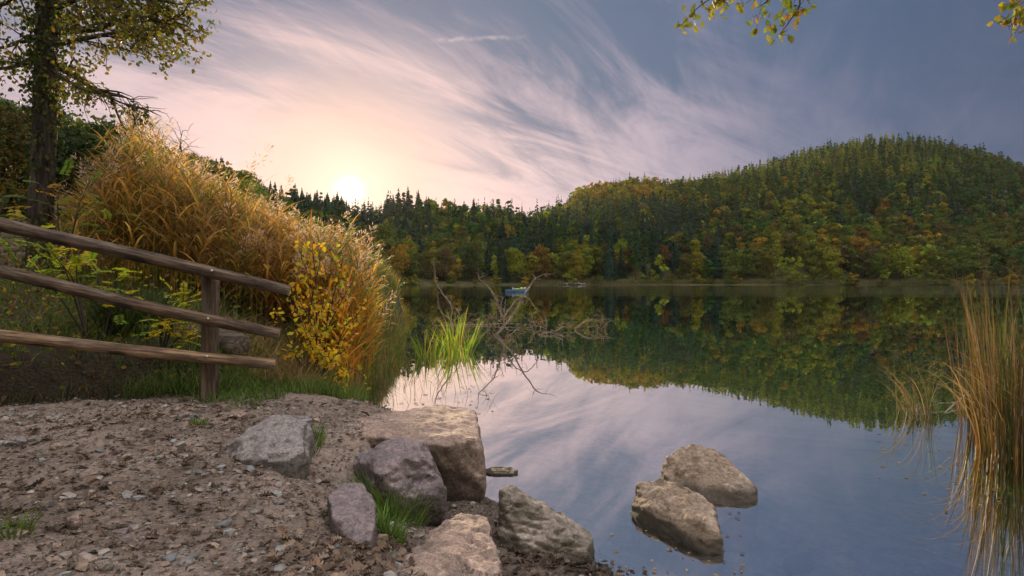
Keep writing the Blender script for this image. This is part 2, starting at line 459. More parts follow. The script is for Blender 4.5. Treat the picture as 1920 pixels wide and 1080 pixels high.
def water_mat():
    m, t, out = mat_new("lake_water")
    wp = pos_coord(t)
    xyz = t.n('ShaderNodeSeparateXYZ'); t.link(wp, xyz.inputs[0]); x, y = xyz.outputs[0], xyz.outputs[1]
    # wind ripples lie in one long band out on the lake, glassy elsewhere
    ed = t.m('ADD', y, t.m('MULTIPLY', t.m('SUBTRACT', t.noise(t.mapping(wp, scale=(.02, .08, 1)), 1, 4), .5), 40))
    band = t.m('MULTIPLY', t.rng(ed, 48, 66), t.rng(ed, 190, 110))
    band = t.m('MULTIPLY', band, t.rng(t.noise(t.mapping(wp, loc=(3, 1, 0), scale=(.012, .09, 1)), 1, 3), .36, .62, .12, 1))
    rip = t.noise(t.mapping(wp, scale=(1, .55, 1)), 2.4, 3, .6)
    calm = t.noise(wp, 1.1, 2, .4)
    h = t.m('ADD', t.m('MULTIPLY', rip, t.m('MULTIPLY', band, t.rng(x, 0, 55, .02, .10))), t.m('MULTIPLY', calm, t.m('ADD', .0012, t.m('MULTIPLY', band, .01))))
    b = t.n('ShaderNodeBump'); b.inputs['Distance'].default_value = 1.0; b.inputs['Strength'].default_value = 1.0
    t.link(h, b.inputs['Height'])
    gl = t.n('ShaderNodeBsdfGlossy'); gl.inputs['Roughness'].default_value = .0
    gl.inputs['Color'].default_value = (1, 1, 1, 1); t.link(b.outputs[0], gl.inputs['Normal'])
    tr = t.n('ShaderNodeBsdfTransparent'); tr.inputs[0].default_value = (.80, .92, .90, 1)
    fr = t.n('ShaderNodeFresnel'); fr.inputs['IOR'].default_value = 1.33
    fac = t.m('ADD', .68, t.m('MULTIPLY', fr.outputs[0], .30), clamp=True)
    mx = t.n('ShaderNodeMixShader'); t.link(fac, mx.inputs[0]); t.link(tr.outputs[0], mx.inputs[1]); t.link(gl.outputs[0], mx.inputs[2])
    t.link(mx.outputs[0], out.inputs[0])
    return m

M = {
    'leaf': foliage('leaf', .5, .5, .35, 4, 1.5),
    'tree_leaf': foliage('woodland_leaf', .42, .7, .5, .35, 1.3, .1),
    'reed': foliage('reed_blade', .6, .5, .35, 2.5, 1.5, .3),
    'plume': foliage('reed_plume', .55, .8, .1, 3, 1.3, .1),
    'grass': foliage('grass_blade', .4, .45, .45, 3, 1.4, .3),
    'litter': foliage('dead_leaf', .15, .7, .4, 8, 1.2, .2),
    'bark': wood_mat('bark', (.030, .023, .017), (.095, .072, .052), (16, 16, 1.6), 1.6, .85, .03),
    'twig': plain('twig', (.05, .038, .03), .8, .2),
    'dead': plain('bleached_dead_wood', (.20, .148, .108), .7, .2, .4, 20),
    'rail': wood_mat('weathered_pole', (.075, .052, .034), (.255, .178, .120), (1.2, 24, 24), 2.4, .55, .008, knots=True),
    'log': wood_mat('old_log', (.06, .045, .033), (.20, .155, .12), (1.2, 16, 16), 2.0, .8, .02),
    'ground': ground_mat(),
    'water': water_mat(),
}

# ------------------------------------------------------------------ terrain
LAKE = np.array([(6, -1), (2.6, 1.3), (1.3, 2.2), (.8, 2.75), (.46, 3.0), (.26, 3.4), (.05, 3.72), (-.2, 4.0), (-.42, 4.6), (-.55, 5.2), (-1.15, 5.75), (-1.75, 6.1), (-2.0, 6.5), (-2.12, 8.4), (-2.7, 13.5), (-5, 25),
                 (-10, 48), (-28, 120), (-45, 205), (-30, 214), (20, 221), (60, 226), (110, 223), (160, 221), (220, 219), (245, 200), (255, 60), (245, -60), (40, -22), (15, -6)], float)
def lake_sd(x, y):
    """distance to the shore, positive on land"""
    p = np.stack([x, y], 1); a = LAKE; b = np.roll(LAKE, -1, 0)
    best = np.full(len(p), 1e18); inside = np.zeros(len(p), bool)
    for A, B in zip(a, b):
        e = B - A; w = p - A
        tt = np.clip((w @ e) / (e @ e), 0, 1)
        best = np.minimum(best, ((w - tt[:, None] * e) ** 2).sum(1))
        c = (A[1] > p[:, 1]) != (B[1] > p[:, 1])
        xi = A[0] + (p[:, 1] - A[1]) / (B[1] - A[1] + 1e-12) * e[0]
        inside ^= c & (p[:, 0] < xi)
    return np.where(inside, -1, 1) * np.sqrt(best)

SKY = np.array([(-400, 120), (0, 185), (150, 228), (200, 240), (300, 272), (440, 312), (530, 350), (600, 352), (635, 350), (655, 366), (690, 364), (760, 362), (850, 372), (900, 378), (960, 380), (1000, 382), (1050, 368), (1100, 347), (1150, 329), (1200, 321), (1250, 326), (1300, 322),
                (1350, 313), (1400, 300), (1450, 289), (1500, 273), (1550, 259), (1600, 250), (1650, 246), (1700, 247), (1750, 251), (1800, 259), (1850, 271), (1900, 288), (1960, 315), (2300, 400)], float)
RIDGE = np.array([(-400, 75), (0, 85), (300, 105), (530, 150), (600, 240), (700, 290), (900, 330), (1000, 400), (1100, 480), (1250, 500), (1400, 540), (1650, 590), (1900, 560), (2300, 500)], float)
SHORE = np.array([(-400, 16), (0, 18), (300, 26), (500, 38), (620, 75), (700, 150), (745, 207), (820, 221), (960, 223), (1300, 229), (1600, 226), (2300, 222)], float)
TREEH = np.array([(-400, 5), (300, 6), (530, 9), (620, 13), (2300, 15)], float)
def itp(tab, c): return np.interp(c, tab[:, 0], tab[:, 1])
def col_of(x, y): return 960 + F * x / np.maximum(y, .5)
def ridge_z(c):
    Y = itp(RIDGE, c)
    return (HZ - itp(SKY, c)) / F * Y + CH - itp(TREEH, c)
def hill_t(x, y):
    c = np.clip(col_of(x, y), -400, 2300)
    s = itp(SHORE, c) + 4
    return c, (y - s) / (itp(RIDGE, c) - s)
def fence_y(x): return 4.6 + (x + 2.45) * .52
def height(x, y):
    x = np.asarray(x, float).ravel(); y = np.asarray(y, float).ravel()
    d = lake_sd(x, y); dn = np.maximum(-d, 0); dp = np.maximum(d, 0)
    wst = np.maximum(ss((y - 3.2) / .6) * ss((-x - .6) / .5), ss((y - 5.2) / .6))
    z = np.where(d > 0, wst * .60 * (1 - np.exp(-dp / .50)) + (1 - wst) * (.57 * ss((dp - .45) / 1.3) + .05 * ss(dp / .3)), -(.42 * (1 - np.exp(-dn / .8)) + .10 * np.maximum(dn - 2.0, 0)))
    z = np.maximum(z, -7)
    near = ss((30 - y) / 20)
    b = y - np.maximum(fence_y(x), 2.6) - .25
    lf = ss((-x - 2.15) / 1.1)
    z = z + near * lf * (d > 0) * (.30 * ss(b / .28) + .15 * np.maximum(b - .2, 0) * ss((-x - 2.2) / 2.5))
    z = z + np.where(d > 0, .10 * ss((dp - 1.2) / 2.5) * ss((3.2 - y) / 2), 0)
    p = np.stack([x, y, x * 0], 1)
    z = z + near * ss(dp / .3) * (.045 * fbm(p, .9, 3) + .018 * fbm(p, 4.5, 3) + .008 * fbm(p, 17, 2))
    c, t = hill_t(x, y)
    tt = np.clip(t, 0, 1)
    hz = np.where(t > 0, ridge_z(c) * (tt ** .92) * np.where(t > 1, np.maximum(1 - .35 * (t - 1), .2), 1), 0)
    hz = hz * ss((y - 12) / 10)
    hz = hz + np.where((t > 0) & (t < 1), 5.0 * fbm(p, .012, 3) * tt * (1 - tt) * ss((y - 60) / 100) * 2.0, 0)
    return z + np.where(d > 0, hz * ss(dp / 6), 0)
def hz1(x, y): return float(height([x], [y])[0])

def axis(lo, hi, step, far_lo, far_hi, g=1.09):
    a = list(np.arange(lo, hi, step)); s = step; v = a[-1]
    while v < far_hi: s *= g; v += s; a.append(v)
    s = step; v = lo; pre = []
    while v > far_lo: s *= g; v -= s; pre.append(v)
    return np.array(pre[::-1] + a)
gx = axis(-5.2, 2.8, .04, -900, 1100); gy = axis(1.2, 8.0, .04, -120, 1200)
GX, GY = np.meshgrid(gx, gy)
GZ = height(GX.ravel(), GY.ravel())
GV = np.stack([GX.ravel(), GY.ravel(), GZ], 1)
ny, nx = GX.shape
ii = (np.arange(ny - 1)[:, None] * nx + np.arange(nx - 1)[None]).ravel()
GFc = np.stack([ii, ii + 1, ii + nx + 1, ii + nx], 1)
cy = GV[GFc[:, 0], 1]; far = cy > 60
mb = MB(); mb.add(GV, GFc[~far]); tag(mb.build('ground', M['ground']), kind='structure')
mb = MB(); mb.add(GV, GFc[far]); tag(mb.build('hills', slope_mat()), kind='structure')
mb = MB(); mb.add([(-120, -70, 0), (300, -70, 0), (300, 240, 0), (-120, 240, 0)], np.array([(0, 1, 2, 3)]))
tag(mb.build('lake_water', M['water'], smooth=False), kind='structure')

# ------------------------------------------------------------------ woodland on the far shore
def conifer_arrays(H=20.0, layers=15, per=9, spread=.17, seed=0, start=.10, droop=.35):
    mb = MB()
    for k in range(layers):
        f = k / (layers - 1); z = H * (start + (.95 - start) * f)
        r = H * spread * (1 - f) ** .8 * R.uniform(.85, 1.12) + .28
        n = max(4, int(per * (1 - .55 * f)))
        az = np.arange(n) / n * 2 * math.pi + R.uniform(0, 6)
        rr = r * R.uniform(.65, 1.15, n)
        hd = np.stack([np.cos(az), np.sin(az), 0 * az], 1); sd = np.stack([-np.sin(az), np.cos(az), 0 * az], 1)
        P = np.array([0, 0, z]) + 0 * hd; P[:, 2] += R.normal(0, H / layers * .55, n)
        tip = P + hd * rr[:, None] - np.array([0, 0, 1]) * (rr * droop * R.uniform(.7, 1.6, n) + .25)[:, None]
        w = rr * R.uniform(.38, .62, n) + .12
        mid = P + hd * (rr * .55)[:, None] - np.array([0, 0, 1]) * (rr * droop * .35)[:, None]
        s1 = mid + sd * w[:, None] - np.array([0, 0, 1]) * (rr * .22)[:, None]; s2 = mid - sd * w[:, None] - np.array([0, 0, 1]) * (rr * .22)[:, None]
        V = np.stack([P + np.array([0, 0, .25]), s1, tip, s2, mid + np.array([0, 0, .12 * H / 20])], 1).reshape(-1, 3)
        tf = np.array([(0, 1, 4), (1, 2, 4), (2, 3, 4), (3, 0, 4)])
        mb.add(V, (tf[None] + (np.arange(n) * 5)[:, None, None]).reshape(-1, 3), np.repeat(np.repeat(R.uniform(.72, 1.2, (n, 1)), 3, 1), 5, 0))
    mb.add([(0, 0, H), (.3, 0, H * .93), (-.25, .25, H * .93), (-.1, -.3, H * .93)], np.array([(0, 1, 2), (0, 2, 3), (0, 3, 1)]))
    return mb
def broadleaf_arrays(H=15.0, n_lobes=15, per=48, width=.36, base=.22, leaf=.62, seed=0, taper=False):
    mb = MB()
    for q_ in range(n_lobes):
        f = (q_ + R.uniform(0, 1)) / n_lobes; prof = (1.02 - f) ** .75 if taper else math.sin(math.pi * min(.96, .18 + .74 * f)) ** .8
        a = R.uniform(0, 2 * math.pi); rad_ = H * width * prof * math.sqrt(R.uniform(.05, 1)) * .75
        c = np.array([math.cos(a) * rad_, math.sin(a) * rad_, H * (base + (1 - base - .07) * f)])
        lr = H * R.uniform(.10, .18) * ((.75 - .5 * f) if taper else (1.15 - .35 * f))
        n = int(per * R.uniform(.7, 1.3)); d = rdir(n); d[:, 2] = d[:, 2] * .8 + .15
        P = c + d * (lr * R.uniform(.55, 1.08, n))[:, None] * np.array([1, 1, .78])
        A = rdir(n); lobe = R.uniform(.78, 1.2)
        tn = np.repeat((lobe * R.uniform(.75, 1.25, (n, 1))), 3, 1) * (1 + R.normal(size=(n, 3)) * .06)
        stamp(mb, CARD_V, CARD_F, P, A, d + rdir(n) * .7, leaf * R.uniform(.55, 1.25, n), tn)
    return mb
def trunk_mesh(name, H, r, lean=.0):
    mb = MB()
    tube(mb, spline([(0, 0, -1.5), (lean * .3, 0, H * .3), (lean, .1, H * .62), (lean * .8, 0, H * .9)], 7), np.linspace(r, r * .15, 7), 6)
    for _ in range(4):
        z = H * R.uniform(.3, .7); a = R.uniform(0, 6.28)
        tube(mb, [(lean * .6, 0, z), (math.cos(a) * H * .10, math.sin(a) * H * .10, z + H * .08), (math.cos(a) * H * .16, math.sin(a) * H * .16, z + H * .17)], [r * .35, r * .2, r * .06], 4)
    return make_mesh(name, *mb.raw(), M['bark'])
def crown_mesh(name, mb): return make_mesh(name, *mb.raw(), M['tree_leaf'], False)

CON = [(crown_mesh('crown', conifer_arrays(20, 26, 12, sp, droop=dr)), trunk_mesh('trunk', 18, .28)) for sp, dr in ((.16, .35), (.19, .45), (.14, .3), (.21, .5), (.17, .2))]
BRO = [(crown_mesh('crown', broadleaf_arrays(15, nl, 60, w, b)), trunk_mesh('trunk', 12, .25, le)) for nl, w, b, le in ((17, .36, .18, .3), (15, .30, .2, -.4), (20, .42, .15, .2), (14, .26, .12, .5), (16, .34, .3, -.2), (18, .38, .1, 0.))]
SHR = [crown_mesh('shrub', broadleaf_arrays(3.2, 9, 40, .55, .05, .34)) for _ in range(4)]
PIN = [(crown_mesh('crown', broadleaf_arrays(20, 18, 50, w, b, .7, taper=True)), trunk_mesh('trunk', 19, .26)) for w, b in ((.20, .30), (.17, .22), (.22, .42))]
pin_lo = [broadleaf_arrays(20, 10, 20, w, b, 1.15, taper=True).raw() for w, b in ((.22, .12), (.18, .10), (.25, .15))]
con_hi = [conifer_arrays(20, 26, 12, sp, droop=.5).raw() for sp in (.17, .21)]
bro_hi = [broadleaf_arrays(15, 16, 120, w, b, .34).raw() for w, b in ((.38, .1), (.32, .12), (.42, .1))]
con_lo = [conifer_arrays(20, 12, 7, sp, droop=.55).raw() for sp in (.18, .22, .16)]
bro_lo = [broadleaf_arrays(15, 9, 20, w, b, 1.25).raw() for w, b in ((.38, .1), (.32, .1), (.44, .12), (.28, .08))]

GOLD, ORANGE, RUST, LIME, OLIVE, GREEN, BROWN = (.36, .27, .03), (.27, .17, .03), (.17, .10, .035), (.27, .30, .03), (.155, .185, .032), (.08, .155, .03), (.15, .125, .045)
C_NAME = {GOLD: 'golden yellow', ORANGE: 'orange', RUST: 'russet', LIME: 'lime yellow', OLIVE: 'olive green', GREEN: 'mid green', BROWN: 'brown'}
SPRUCE, PINE, LARCH = (.028, .072, .042), (.065, .125, .030), (.185, .225, .028)
K_NAME = {SPRUCE: 'dark blue-green spruce', PINE: 'mid green pine', LARCH: 'yellowing larch'}
def zone(c):
    return ('below the setting sun' if c < 760 else 'behind the dead branches' if c < 1030 else 'below the small far hill' if c < 1260
            else 'below the high hill slope' if c < 1560 else 'below the high hilltop')
# scatter over the slopes
cand = []
def scatter(c0, c1, n, tmin=0.0, tmax=1.03, pw=1.0):
    for _ in range(n):
        c = R.uniform(c0, c1); t = tmin + (tmax - tmin) * R.uniform() ** pw
        s = itp(SHORE, c) + 4; Y = s + (itp(RIDGE, c) - s) * t
        cand.append((c, t, (c - 960) / F * Y, Y))
scatter(700, 2150, 9500, .0, 1.04, .75)
scatter(700, 2100, 650, .0, .16, 1.0)
scatter(700, 2050, 230, .985, 1.03)
scatter(380, 740, 1500, .2, 1.03, .7)
scatter(540, 720, 500, .8, 1.03)
scatter(240, 960, 260, .97, 1.03)
scatter(-1500, -120, 520, .2, 1.05)
scatter(-120, 420, 330, .3, 1.05)
cand = np.array(cand)
# thin out neighbours that stand too close
keep = []; cell = {}
for i in np.argsort(cand[:, 3]):
    c, t, x, y = cand[i]; gap = 3.1 + .0035 * y
    k = (int(x // 6), int(y // 6)); ok = True
    for dx in (-1, 0, 1):
        for dy in (-1, 0, 1):
            for (u, v) in cell.get((k[0] + dx, k[1] + dy), ()):
                if (u - x) ** 2 + (v - y) ** 2 < gap * gap: ok = False
    if ok and float(lake_sd(np.array([x]), np.array([y]))[0]) > 2.0:
        cell.setdefault(k, []).append((x, y)); keep.append(i)
cand = cand[keep]
candz = height(cand[:, 2], cand[:, 3])
mixn = fbm(np.stack([cand[:, 0] / 95, cand[:, 1] * 5, 0 * cand[:, 0]], 1), 1, 3)
trees = []
for (c, t, x, y), z, q in zip(cand, candz, mixn):
    front = t < .10
    pc = .30 + .55 * q                                      # chance of a conifer
    if 930 < c < 1300 and .06 < t < .6: pc += .48
    if front: pc -= .22
    if c < 930 and t > .55: pc += .45
    if c > 1300 and t > .2: pc += .42
    if t > .97 and c < 1000: pc += .3
    con = R.uniform() < pc
    if con:
        h = R.uniform(12, 19) * (1.0 if c > 720 else .6)
        base = SPRUCE if (R.uniform() < (.85 if c < 1300 else .55)) else PINE
        if c > 1240 and t > .42 and R.uniform() < .78: base = (LARCH if R.uniform() < .6 else PINE) if c < 1800 else PINE
    else:
        h = R.uniform(9, 15) * (1.0 if c > 720 else .5)
        u = R.uniform()
        if front: base = GOLD if u < .17 else ORANGE if u < .20 else LIME if u < .44 else OLIVE if u < .74 else BROWN if u < .82 else GREEN if u < .97 else RUST
        elif t < .4: base = ORANGE if u < .02 else GOLD if u < .11 else LIME if u < .22 else OLIVE if u < .52 else BROWN if u < .58 else GREEN
        else: base = LIME if u < .25 else OLIVE if u < .5 else GREEN if u < .96 else GOLD
        if c > 1760 and base in (GOLD, LIME): base = OLIVE if c < 1850 else BROWN
        if c < 600: base = GREEN if u < .5 else OLIVE if u < .85 else BROWN
    if t > .35 and c > 960: h *= .82
    if c < 560 and con and R.uniform() < .7: con = False; base = GREEN; h *= .6
    if t > .9: h *= R.uniform(.6, 1.05) if con else .75
    if 642 < c < 672 and t > .6: h = min(h, (HZ - 368) / F * y + CH - z)
    if -100 < c < 600: h = min(h, (HZ - itp(SKY, c) + R.uniform(-2, 12)) / F * y + CH - z)
    if h < 2: continue
    py = HZ - (z - CH) / y * F
    if 1075 < c < 1245 and 366 < py < 398 and R.uniform() < .6: con = False; base = (GOLD if R.uniform() < .7 else LIME); h = R.uniform(10, 15)
    trees.append((F * h / y, con, base, h, c, t, x, y, z))
trees.sort(key=lambda r: -r[0])
vis = lambda c: c > 560 and c < 1945
def jit(b, s=.18): return tuple(max(.004, v * (1 + R.normal() * s * .5) * k) for v, k in zip(b, [1 + R.normal() * s * .6] * 3))
n_con = n_bro = 0; rest = []
for (px, con, base, h, c, t, x, y, z) in trees:
    if not vis(c) or (con and n_con >= 150) or (not con and n_bro >= 150):
        rest.append((con, base, h, x, y, z, c)); continue
    if con: n_con += 1
    else: n_bro += 1
    nm = 'conifer_tree' if con else 'broadleaf_tree'
    e = empty(nm, (x, y, z - .3))
    what = (K_NAME[base] + ' in the wood ' if con else C_NAME[base] + ' broadleaf tree in the wood ') + zone(c)
    tag(e, what, 'tree', what.replace('tree', 'trees') if not con else what + ' trees')
    cm, tm = PIN[R.integers(0, 3)] if base == PINE else (CON if con else BRO)[R.integers(0, 5)]
    s = h / (20 if con else 15); a = R.uniform(0, 6.28)
    e.scale = (s * R.uniform(.85, 1.25), s * R.uniform(.85, 1.25), s); e.rotation_euler = (R.normal() * .02, R.normal() * .02, a)
    for nme, me in (('crown', cm), ('trunk', tm)):
        o = bpy.data.objects.new(nme, me); col.objects.link(o); o.parent = e
        if nme == 'crown': o.color = (*jit(base), 1)
mb = MB()
for (con, base, h, x, y, z, c) in rest:
    V, T, Fs = bro_hi[R.integers(0, 3)] if c < 660 and not con else con_hi[R.integers(0, 2)] if c < 660 and base == SPRUCE else pin_lo[R.integers(0, 3)] if base == PINE else (con_lo[R.integers(0, 3)] if con else bro_lo[R.integers(0, 4)])
    s = h / (20 if con else 15) * 1.06; a = R.uniform(0, 6.28); ca, sa = math.cos(a), math.sin(a); w = R.uniform(.9, 1.3)
    W = np.stack([(V[:, 0] * ca - V[:, 1] * sa) * s * w + x, (V[:, 0] * sa + V[:, 1] * ca) * s * w + y, V[:, 2] * s + z - .3], 1)
    k0 = mb.n
    mb.V.append(W); mb.T.append(T * np.array(jit(base))); mb.n += len(W)
    byk = {}
    for f, _ in Fs: byk.setdefault(f.shape[1], []).append(f)
    for k, fl in byk.items(): mb.Fs.append((np.concatenate(fl) + k0, 0))
byk = {}
for f, _ in mb.Fs: byk.setdefault(f.shape[1], []).append(f)
mb.Fs = [(np.concatenate(v), 0) for v in byk.values()]
tag(mb.build('forest', M['tree_leaf'], smooth=False), kind='stuff')
print('trees', len(trees), 'verts', mb.n)

# shrubs along the water's edge
for i in range(70):
    c = R.uniform(750, 1940); Y = itp(SHORE, c) - R.uniform(0, 3.0)
    x = (c - 960) / F * Y
    if float(lake_sd(np.array([x]), np.array([Y]))[0]) < .4: Y += 3.5; x = (c - 960) / F * Y
    b = [GOLD, LIME, OLIVE, GREEN, OLIVE, BROWN, LIME][R.integers(0, 7)]
    if c > 1780: b = [OLIVE, BROWN, GOLD][R.integers(0, 3)]
    o = bpy.data.objects.new('shore_shrub', SHR[R.integers(0, 4)]); col.objects.link(o)
    s = R.uniform(.7, 1.7); o.location = (x, Y, hz1(x, Y) - .2); o.scale = (s * 1.25, s, s * R.uniform(.75, 1.1)); o.rotation_euler.z = R.uniform(0, 6)
    o.color = (*jit(b), 1)
    what = C_NAME[b] + ' low shrub on the far shore ' + zone(c)
    tag(o, what, 'shrub', what.replace('shrub', 'shrubs'))
# pale reeds fringing the far shore
n = 5200
c = R.uniform(1000, 1960, n); Y = itp(SHORE, c) - R.uniform(-1.5, 2.2, n) - 1.5
x = (c - 960) / F * Y
mb = MB()
blades(mb, np.stack([x, Y, np.maximum(height(x, Y), -.1)], 1), R.uniform(0, 6.28, n), R.uniform(.9, 2.1, n), .05, R.uniform(.1, .5, n), .16, np.stack([R.uniform(.10, .2, n), R.uniform(.11, .17, n), R.uniform(.04, .07, n)], 1), 2)
tag(mb.build('shore_reeds', M['grass']), kind='stuff')

# ------------------------------------------------------------------ rocks
def rock(name, label, pts, mat, seed, voxel=.012, amp=.022, rough=1.0, strata=0.0, group=None, cat='rock', smooth_n=1, chips=22, chip=.075):
    pts = np.asarray(pts, float); c = pts.mean(0)
    bm = bmesh.new()
    vs = [bm.verts.new(tuple(p - c)) for p in pts]
    r = bmesh.ops.convex_hull(bm, input=vs)
    bmesh.ops.delete(bm, geom=list({g for g in r['geom_interior'] + r['geom_unused'] if isinstance(g, bmesh.types.BMVert)}), context='VERTS')
    if chips:
        rr = np.random.default_rng(seed)
        for _ in range(chips):
            d_ = unit(rr.normal(size=3)); co = np.array([v.co[:] for v in bm.verts]); sup = co @ d_
            cut = sup.max() - (sup.max() - sup.min()) * rr.uniform(.02, chip)
            bmesh.ops.bisect_plane(bm, geom=bm.verts[:] + bm.edges[:] + bm.faces[:], plane_co=tuple(d_ * cut), plane_no=tuple(d_), clear_outer=True)
            bmesh.ops.delete(bm, geom=bm.faces[:], context='FACES_ONLY')
            r = bmesh.ops.convex_hull(bm, input=bm.verts[:])
            bmesh.ops.delete(bm, geom=list({g for g in r['geom_interior'] + r['geom_unused'] if isinstance(g, bmesh.types.BMVert)}), context='VERTS')
    bmesh.ops.recalc_face_normals(bm, faces=bm.faces)
    me = bpy.data.meshes.new('tmp'); bm.to_mesh(me); bm.free()
    o = bpy.data.objects.new('tmp', me); col.objects.link(o)
    md = o.modifiers.new('r', 'REMESH'); md.mode = 'VOXEL'; md.voxel_size = voxel
    sm = o.modifiers.new('s', 'SMOOTH'); sm.iterations = smooth_n; sm.factor = .5
    ev = o.evaluated_get(bpy.context.evaluated_depsgraph_get())
    m2 = bpy.data.meshes.new_from_object(ev)
    bpy.data.objects.remove(o)
    n = len(m2.vertices)
    V = np.empty(n * 3, np.float32); m2.vertices.foreach_get('co', V); V = V.reshape(-1, 3).astype(float)
    N = np.empty(n * 3, np.float32); m2.vertex_normals.foreach_get('vector', N); N = N.reshape(-1, 3).astype(float)
    size = float((V.max(0) - V.min(0)).mean())
    q = V / size + seed * 7.7
    d = amp * (.7 * fbm(q, 2.6, 2) + .55 * (1 - 2 * np.abs(fbm(q, 4.5, 3))) + .28 * rough * fbm(q, 13, 3) + .12 * rough * fbm(q, 40, 2))
    if strata:
        s = (q @ np.array([.25, .18, 1.0])) * 11 + .8 * fbm(q, 3, 2)
        fr = s - np.floor(s)
        d = d + amp * strata * (ss(fr * 1.6) - .5) * (.5 + .5 * fbm(q, 2.2, 2))
    V = V + N * d[:, None]
    m2.vertices.foreach_set('co', V.astype(np.float32).ravel())
    m2.name = name; m2.materials.clear(); m2.materials.append(mat)
    m2.polygons.foreach_set('use_smooth', np.ones(len(m2.polygons), bool)); m2.update()
    ob = bpy.data.objects.new(name, m2); col.objects.link(ob); ob.location = tuple(c)
    return tag(ob, label, cat, group)
def under(pts, z): return [(p[0], p[1], z) for p in pts]

RK = {
    'pale': rock_mat('pale_granite', (.36, .27, .22), (.22, .168, .14), (.45, .35, .29)),
    'purple': rock_mat('mauve_granite', (.25, .205, .205), (.17, .145, .155), (.32, .265, .25)),
    'grey': rock_mat('grey_granite', (.23, .21, .205), (.30, .275, .265), (.17, .155, .155)),
    'wet': rock_mat('brown_schist', (.30, .265, .225), (.13, .11, .085), (.42, .37, .32), moss=.15),
    'lake': rock_mat('lichen_gneiss', (.34, .265, .20), (.14, .105, .072), (.48, .40, .33), moss=.08),
}
T = [at(608, 812, 3.86), at(888, 755, 5.25), at(893, 800, 4.4), at(901, 842, 3.72), at(815, 826, 3.70), at(750, 820, 3.74), at(640, 793, 4.25), at(750, 766, 4.95)]
rock('slab_boulder', 'big flat-topped slab boulder jutting into the lake with a dark cracked face', T + [at(913, 917, 3.66), at(893, 967, 3.74), at(805, 950, 3.86)] + under([T[1], T[6]], -.25) + [(-.3, 3.9, -.2), (-.6, 4.0, -.2)], RK['pale'], 1, .014, .022, 1.2, .7)
T = [at(655, 866, 3.62), at(715, 828, 3.60), at(757, 826, 3.56), at(806, 842, 3.44), at(832, 882, 3.38), at(835, 925, 3.33), at(813, 956, 3.30), at(762, 938, 3.24), at(700, 888, 3.30)]
rock('rounded_boulder', 'mauve rounded boulder leaning against the slab beside the long grass tuft', T + [T[1] + (0, .2, -.02), T[3] + (0, .22, -.04)] + under(T, .05), RK['purple'], 2, .011, .018, smooth_n=5)
T = [at(613, 928, 2.45), at(640, 905, 2.56), at(680, 905, 2.58), at(704, 940, 2.45), at(705, 985, 2.30), at(692, 1018, 2.22), at(655, 1018, 2.22), at(622, 965, 2.30)]
rock('rounded_rock', 'smooth egg-shaped mauve rock half sunk in gravel near the mossy tuft', T + under(T, .30), RK['purple'], 3, .008, .009, .7, smooth_n=14, chips=0)
T = [at(820, 985, 2.86), at(850, 968, 2.94), at(915, 971, 2.90), at(936, 1010, 2.66), at(945, 1080, 2.32), at(952, 1135, 2.12), at(715, 1100, 1.98), at(738, 1042, 2.27)]
rock('flat_rock', 'broad pale flat rock with grooved ledges at the water edge', T + under(T, -.05), RK['pale'], 4, .009, .018, 1.3, 1.1)
T = [at(938, 908, 3.20), at(966, 908, 3.30), at(986, 926, 3.36), at(1042, 942, 3.42), at(1083, 972, 3.32), at(1110, 1014, 3.12), at(1109, 1042, 3.0), at(1072, 1064, 2.94), at(1000, 1044, 3.0), at(952, 1030, 3.03), at(940, 975, 3.07)]
rock('wedge_rock', 'grey-brown wedge rock with a pointed top and mossy foot on the shore', T + under(T, -.2), RK['wet'], 5, .010, .018, 1.2, .5)
T = [at(1182, 936, 3.68), at(1192, 909, 3.78), at(1236, 895, 3.88), at(1290, 911, 3.80), at(1340, 950, 3.55), at(1346, 985, 3.22), at(1356, 1035, 3.12), at(1322, 1036, 3.12), at(1250, 968, 3.42), at(1192, 962, 3.62), at(1300, 1020, 3.2)]
rock('lake_rock', 'long low rock in the water lying in front of the taller rock', T + under(T, -.35), RK['lake'], 6, .010, .018, 1.1, .6, chips=14, chip=.035)
T = [at(1236, 885, 4.18), at(1258, 838, 4.36), at(1300, 827, 4.44), at(1350, 850, 4.36), at(1395, 884, 4.15), at(1418, 914, 3.96), at(1416, 942, 3.84), at(1350, 952, 3.78), at(1285, 930, 3.92)]
rock('lake_rock', 'taller humped brown rock in the water behind the long low rock', T + under(T, -.35), RK['lake'], 7, .010, .020, 1.1, .5, chips=16, chip=.045)
T = [at(412, 846, 2.95), at(500, 784, 3.12), at(550, 777, 3.18), at(563, 792, 3.12), at(583, 842, 2.97), at(540, 860, 2.86), at(440, 860, 2.86)]
rock('pyramid_rock', 'grey pyramid-shaped rock standing on the gravel below the fence post', T + [T[1] + (0.02, .28, -.05), T[3] + (0, .28, -.06)] + under(T, .42), RK['grey'], 8, .010, .015, 1.2)
T = [at(903, 883, 4.44), at(922, 874, 4.54), at(960, 875, 4.53), at(971, 883, 4.44), at(962, 888, 4.39), at(920, 888, 4.39)]
rock('flat_stone', 'small flat dark stone just above the water beside the slab boulder', T + under(T, -.15), RK['wet'], 9, .006, .005, chips=0)
T = [at(515, 1060, 2.0), at(522, 1022, 2.08), at(540, 1018, 2.1), at(555, 1050, 2.03), at(558, 1078, 1.95), at(528, 1082, 1.92)]
rock('stone', 'pointed pale grey stone standing in the gravel in front of the egg-shaped rock', T + under(T, .45), RK['grey'], 10, .006, .008, cat='stone')

